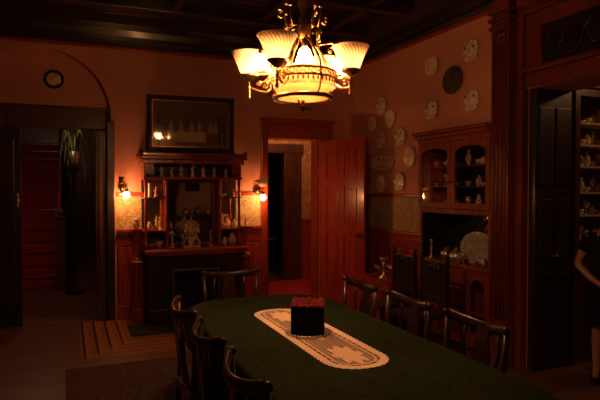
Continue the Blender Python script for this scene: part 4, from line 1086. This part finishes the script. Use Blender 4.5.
for i in range(4):
    a_ = i*pi/2 + .5; ca, sa = cos(a_), sin(a_)
    # bars carrying the ring, then upper scroll uprights
    MB().tube([(.165*ca, .165*sa, 2.115), (.19*ca, .19*sa, 2.15), (.205*ca, .205*sa, 2.2), (.19*ca, .19*sa, 2.29), (.12*ca, .12*sa, 2.38), (.03*ca, .03*sa, 2.46)], .006, 6).build('strap', 'brass_dark', ch)
    mb = MB()
    pts = [((.17 - .05*u - .05*sin(u*pi))*ca, (.17 - .05*u - .05*sin(u*pi))*sa, 2.30 + .26*u) for u in [j/12 for j in range(13)]]
    mb.tube(pts, .007, 6)
    for (rc, zc, rad, s_) in ((.145, 2.565, .028, 1), (.10, 2.50, .022, -1), (.185, 2.40, .02, 1)):
        mb.tube([((rc + rad*(1-j/18)*cos(s_*j*.55+1))*ca, (rc + rad*(1-j/18)*cos(s_*j*.55+1))*sa, zc + rad*(1-j/18)*sin(s_*j*.55+1)) for j in range(18)], .0055, 5)
    mb.build('scroll', 'brass_dark', ch)
    a2 = a_ + .45; ca, sa = cos(a2), sin(a2)
    mb = MB().tube([(.04*ca, .04*sa, 2.52), (.10*ca, .10*sa, 2.50), (.12*ca, .12*sa, 2.56), (.12*ca, .12*sa, 2.66)], .0045, 6); mb.sphere((.12*ca, .12*sa, 2.672), .013, 8); mb.lathe([(.001, 0), (.012, .003), (.012, .008), (.001, .011)], (.12*ca, .12*sa, 2.6), 10)
    mb.build('spike', 'brass_dark', ch)
# gas arms with swirled shades
for ang, rad in ((160, .335), (243, .300), (-8, .27), (62, .30)):
    a_ = R(ang); ca, sa = cos(a_), sin(a_)
    arm = MB()
    P_ = [(.185, 2.20), (.22, 2.175), (.26, 2.18), (rad, 2.21), (rad, 2.28)]
    arm.tube([(r_*ca, r_*sa, z_) for r_, z_ in P_], .007, 8)
    for (rc, zc, rd, s_) in ((.235, 2.215, .028, 1), (.27, 2.235, .018, -1), (.215, 2.25, .018, -1)):
        arm.tube([((rc + rd*(1-j/20)*cos(s_*j*.5))*ca, (rc + rd*(1-j/20)*cos(s_*j*.5))*sa, zc + rd*(1-j/20)*sin(s_*j*.5)) for j in range(20)], .0045, 5)
    arm.lathe([(.001, 2.135), (.006, 2.14), (.012, 2.152), (.004, 2.166), (.010, 2.178), (.004, 2.19), (.013, 2.205), (.008, 2.22)], (rad*ca, rad*sa, 0), 10)
    for v in arm.bm.verts: v.co.z -= .018
    ar = arm.build('gas_arm', 'gold', ch)
    MB().lathe([(.012, 2.262), (.03, 2.276), (.052, 2.290), (.056, 2.302), (.052, 2.300), (.03, 2.282), (.010, 2.27)], (rad*ca, rad*sa, -.035), 20).build('shade_gallery', 'brass_dark', ar)
    MB().lathe([(.046, 2.292), (.052, 2.31), (.066, 2.345), (.084, 2.388), (.102, 2.422), (.108, 2.428), (.104, 2.430), (.072, 2.388), (.058, 2.345), (.045, 2.300)], (rad*ca, rad*sa, -.035), 40).build('gas_shade', 'shade_glass', ar)
    MB().sphere((rad*ca, rad*sa, 2.30), .016, 12, (1, 1, 1.3)).build('added_glow_bulb', 'bulb_soft', ar)  # small bulb added inside to make the shade glow
    lamp('shade_fill_light', (rad*ca, rad*sa, 2.305), SHADE_FILL_POWER, .022, WARM, ch)  # added fill light for the shade and the walls
# electric lamps between them
for ang, rad, zz in ((203, .25, 2.275), (275, .10, 2.315), (20, .215, 2.29), (112, .20, 2.29)):
    a_ = R(ang); ca, sa = cos(a_), sin(a_)
    x, y = rad*ca, rad*sa
    ar = MB().tube([(.10*ca, .10*sa, 2.42), (.8*rad*ca, .8*rad*sa, 2.44), (x, y, 2.42), (x, y, zz+.105)], .006, 8).build('bulb_arm', 'brass_dark', ch)
    MB().lathe([(.001, .112), (.014, .108), (.018, .07), (.016, .066)], (x, y, zz), 12).build('socket', 'brass_dark', ar)
    MB().lathe([(.015, .062), (.030, .045), (.040, .01), (.050, -.02), (.060, -.04), (.058, -.042), (.048, -.022), (.038, .01), (.028, .043), (.013, .060)], (x, y, zz), 28, flute=.03, nf=14).build('bell_shade', 'glow_glass', ar)
    MB().sphere((x, y, zz+.012), .026, 14, (1, 1, 1.35)).build('bulb', 'bulb_glow', ar)
    lamp('chandelier_light', (x, y, zz+.0), CH_POWER, .036, WARM, ch)
# hanging bottom finial and key chain
mb = MB().lathe([(.001, 2.03), (.008, 2.04), (.012, 2.055), (.005, 2.07), (.014, 2.085), (.010, 2.098)], (0,0,0), 12)
mb.tube([(-.03, -.08, 2.09), (-.01, -.06, 2.06), (.03, -.03, 2.04), (.05, 0, 2.05)], .005, 6)
mb.build('bottom_finial', 'brass_dark', ch)

# ------------------------------------------------------------------ person in black dress
def skin_mesh(name, verts, edges, radii, mat, parent, sub=2):
    me = bpy.data.meshes.new(name); me.from_pydata(verts, edges, []); me.materials.append(M[mat])
    o = bpy.data.objects.new(name, me); col.objects.link(o); o.parent = parent
    sk = o.modifiers.new('skin', 'SKIN'); sk.use_smooth_shade = True
    for i, r_ in enumerate(radii):
        r_ = r_ if isinstance(r_, tuple) else (r_, r_); me.skin_vertices[0].data[i].radius = r_
    me.skin_vertices[0].data[0].use_root = True
    s = o.modifiers.new('sub', 'SUBSURF'); s.levels = sub; s.render_levels = sub
    return o
pr = thing('person', 'person in a short sleeved black dress standing in the wide opening at the right edge', 'person', (4.12, 3.19, .0122), R(40))
pr.scale = (.95, .95, .95)
# faces roughly -x; local: -x is forward, y is side
V = []; E = []; RR = []
def vt(p, r, link=None):
    V.append(p); RR.append(r); i = len(V)-1
    if link is not None: E.append((link, i))
    return i
pel = vt((0, 0, .86), (.115, .15)); ab = vt((0, 0, 1.00), (.10, .125), pel); chst = vt((-.01, 0, 1.15), (.11, .145), ab); nb = vt((.0, 0, 1.27), (.07, .09), chst); nk = vt((-.01, 0, 1.33), .05, nb)
hd0 = vt((-.02, 0, 1.39), .068, nk); hd1 = vt((-.015, 0, 1.45), .088, hd0); hd2 = vt((-.01, 0, 1.52), .075, hd1)
for s in (-1, 1):
    sh = vt((.0, s*.155, 1.235), .052, nb); el = vt((.03, s*.255, .995), .037, sh)
    fo = vt((-.06, s*.16, .90), .032, el); wr_ = vt((-.15, s*.08, .845), .023, fo); ph = vt((-.19, s*.045, .83), (.03, .018), wr_)
    hip = vt((0, s*.085, .80), .09, pel); kn = vt((-.01, s*.085, .45), .055, hip); cf = vt((.01, s*.09, .32), .054, kn); an = vt((.015, s*.095, .075), .032, cf); ft = vt((-.05, s*.10, .04), .032, an); to = vt((-.13, s*.105, .028), .024, ft)
skin_mesh('body', V, E, RR, 'skin', pr)
for s in (-1, 1):
    V = []; E = []; RR = []
    for k_ in range(5):
        ln = (.05, .07, .078, .072, .055)[k_]
        w0 = vt((-.185, s*(.045-.012), .83 + .0), .012) if k_ == 0 else len(V)
        if k_ > 0: vt((-.19, s*(.055), .845 - .012*k_), .011)
        i0 = len(V)-1
        i1 = vt((-.21-.004*k_, s*(.045), .848 - .014*k_), .0095, i0); vt((-.212, s*(.045) - s*ln*.6, .846 - .015*k_), .0085, i1)
    mb = MB()
    # separate finger chains as tapered tubes, curled across the other hand
    for k_ in range(4):
        ln = (.068, .076, .07, .056)[k_]; z_ = .853 - .016*k_
        mb.tube([(-.185, s*.06, z_), (-.213, s*.05, z_+.001), (-.222, s*(.05-ln*.45), z_), (-.215, s*(.05-ln*.9), z_-.002)], [.0095, .0095, .0085, .006], 8)
    mb.tube([(-.165, s*.055, .862), (-.19, s*.035, .876), (-.20, s*.012, .872)], [.011, .010, .007], 8)
    mb.build('fingers', 'skin', pr)
# dress: lofted rings
mb = MB(); b = mb.bm; rings = []
for z, rx, ry, cx0 in ((.50, .175, .215, -.005), (.62, .168, .21, -.005), (.80, .160, .20, 0), (.90, .140, .178, 0), (1.00, .122, .150, 0), (1.08, .128, .158, -.01), (1.17, .132, .172, -.012), (1.23, .105, .185, -.005), (1.275, .085, .135, 0), (1.30, .075, .085, 0)):
    rings.append([b.verts.new((cx0 + rx*cos(2*pi*i/32)*(1+.02*sin(5*2*pi*i/32)*(z < .8)), ry*sin(2*pi*i/32), z)) for i in range(32)])
for k_ in range(len(rings)-1):
    for i in range(32):
        f = b.faces.new((rings[k_][i], rings[k_][(i+1) % 32], rings[k_+1][(i+1) % 32], rings[k_+1][i])); f.smooth = True
for s in (-1, 1): mb.tube([(0, s*.12, 1.25), (.005, s*.165, 1.22), (.018, s*.195, 1.12)], [.058, .068, .062], 14)
mb.build('dress', 'dress_black', pr)
mb = MB().sphere((.02, 0, 1.47), .105, 18, (1, .88, 1.02)); mb.sphere((.06, 0, 1.40), .08, 12, (.7, 1, 1.2))
mb.build('hair', 'hair_brown', pr)
MB().sphere((-.10, 0, 1.43), .013, 8, (1.3, .8, 1.3)).build('nose', 'skin', pr)
for s in (-1, 1):
    MB().sphere((-.088, s*.032, 1.455), .010, 8).build('eye', 'china', pr)
    MB().sphere((-.01, s*.088, 1.44), .018, 8, (.7, .4, 1.2)).build('ear', 'skin', pr)
    MB().tube([(.04, s*.095, .02), (-.05, s*.10, .018), (-.155, s*.108, .014)], [.03, .037, .022], 10, sq=1.0).build('shoe', 'dress_black', pr) if False else \
    MB().lathe([(.001, 0), (1, 0), (1, .02), (.9, .035), (.001, .05)], (0,0,0), 18).build('shoe', 'dress_black', pr).__setattr__('name', 'shoe')
for o in kids(pr):
    if o.name.startswith('shoe'):
        s = 1 if o.name.endswith('1') else -1
        for v in o.data.vertices:
            v.co.x = v.co.x*.115 - .05; v.co.y = v.co.y*.042 + s*.10
MB().tube([(-.092, -.022, 1.395), (-.100, 0, 1.393), (-.092, .022, 1.395)], .006, 6).build('mouth', 'pinkish', pr)
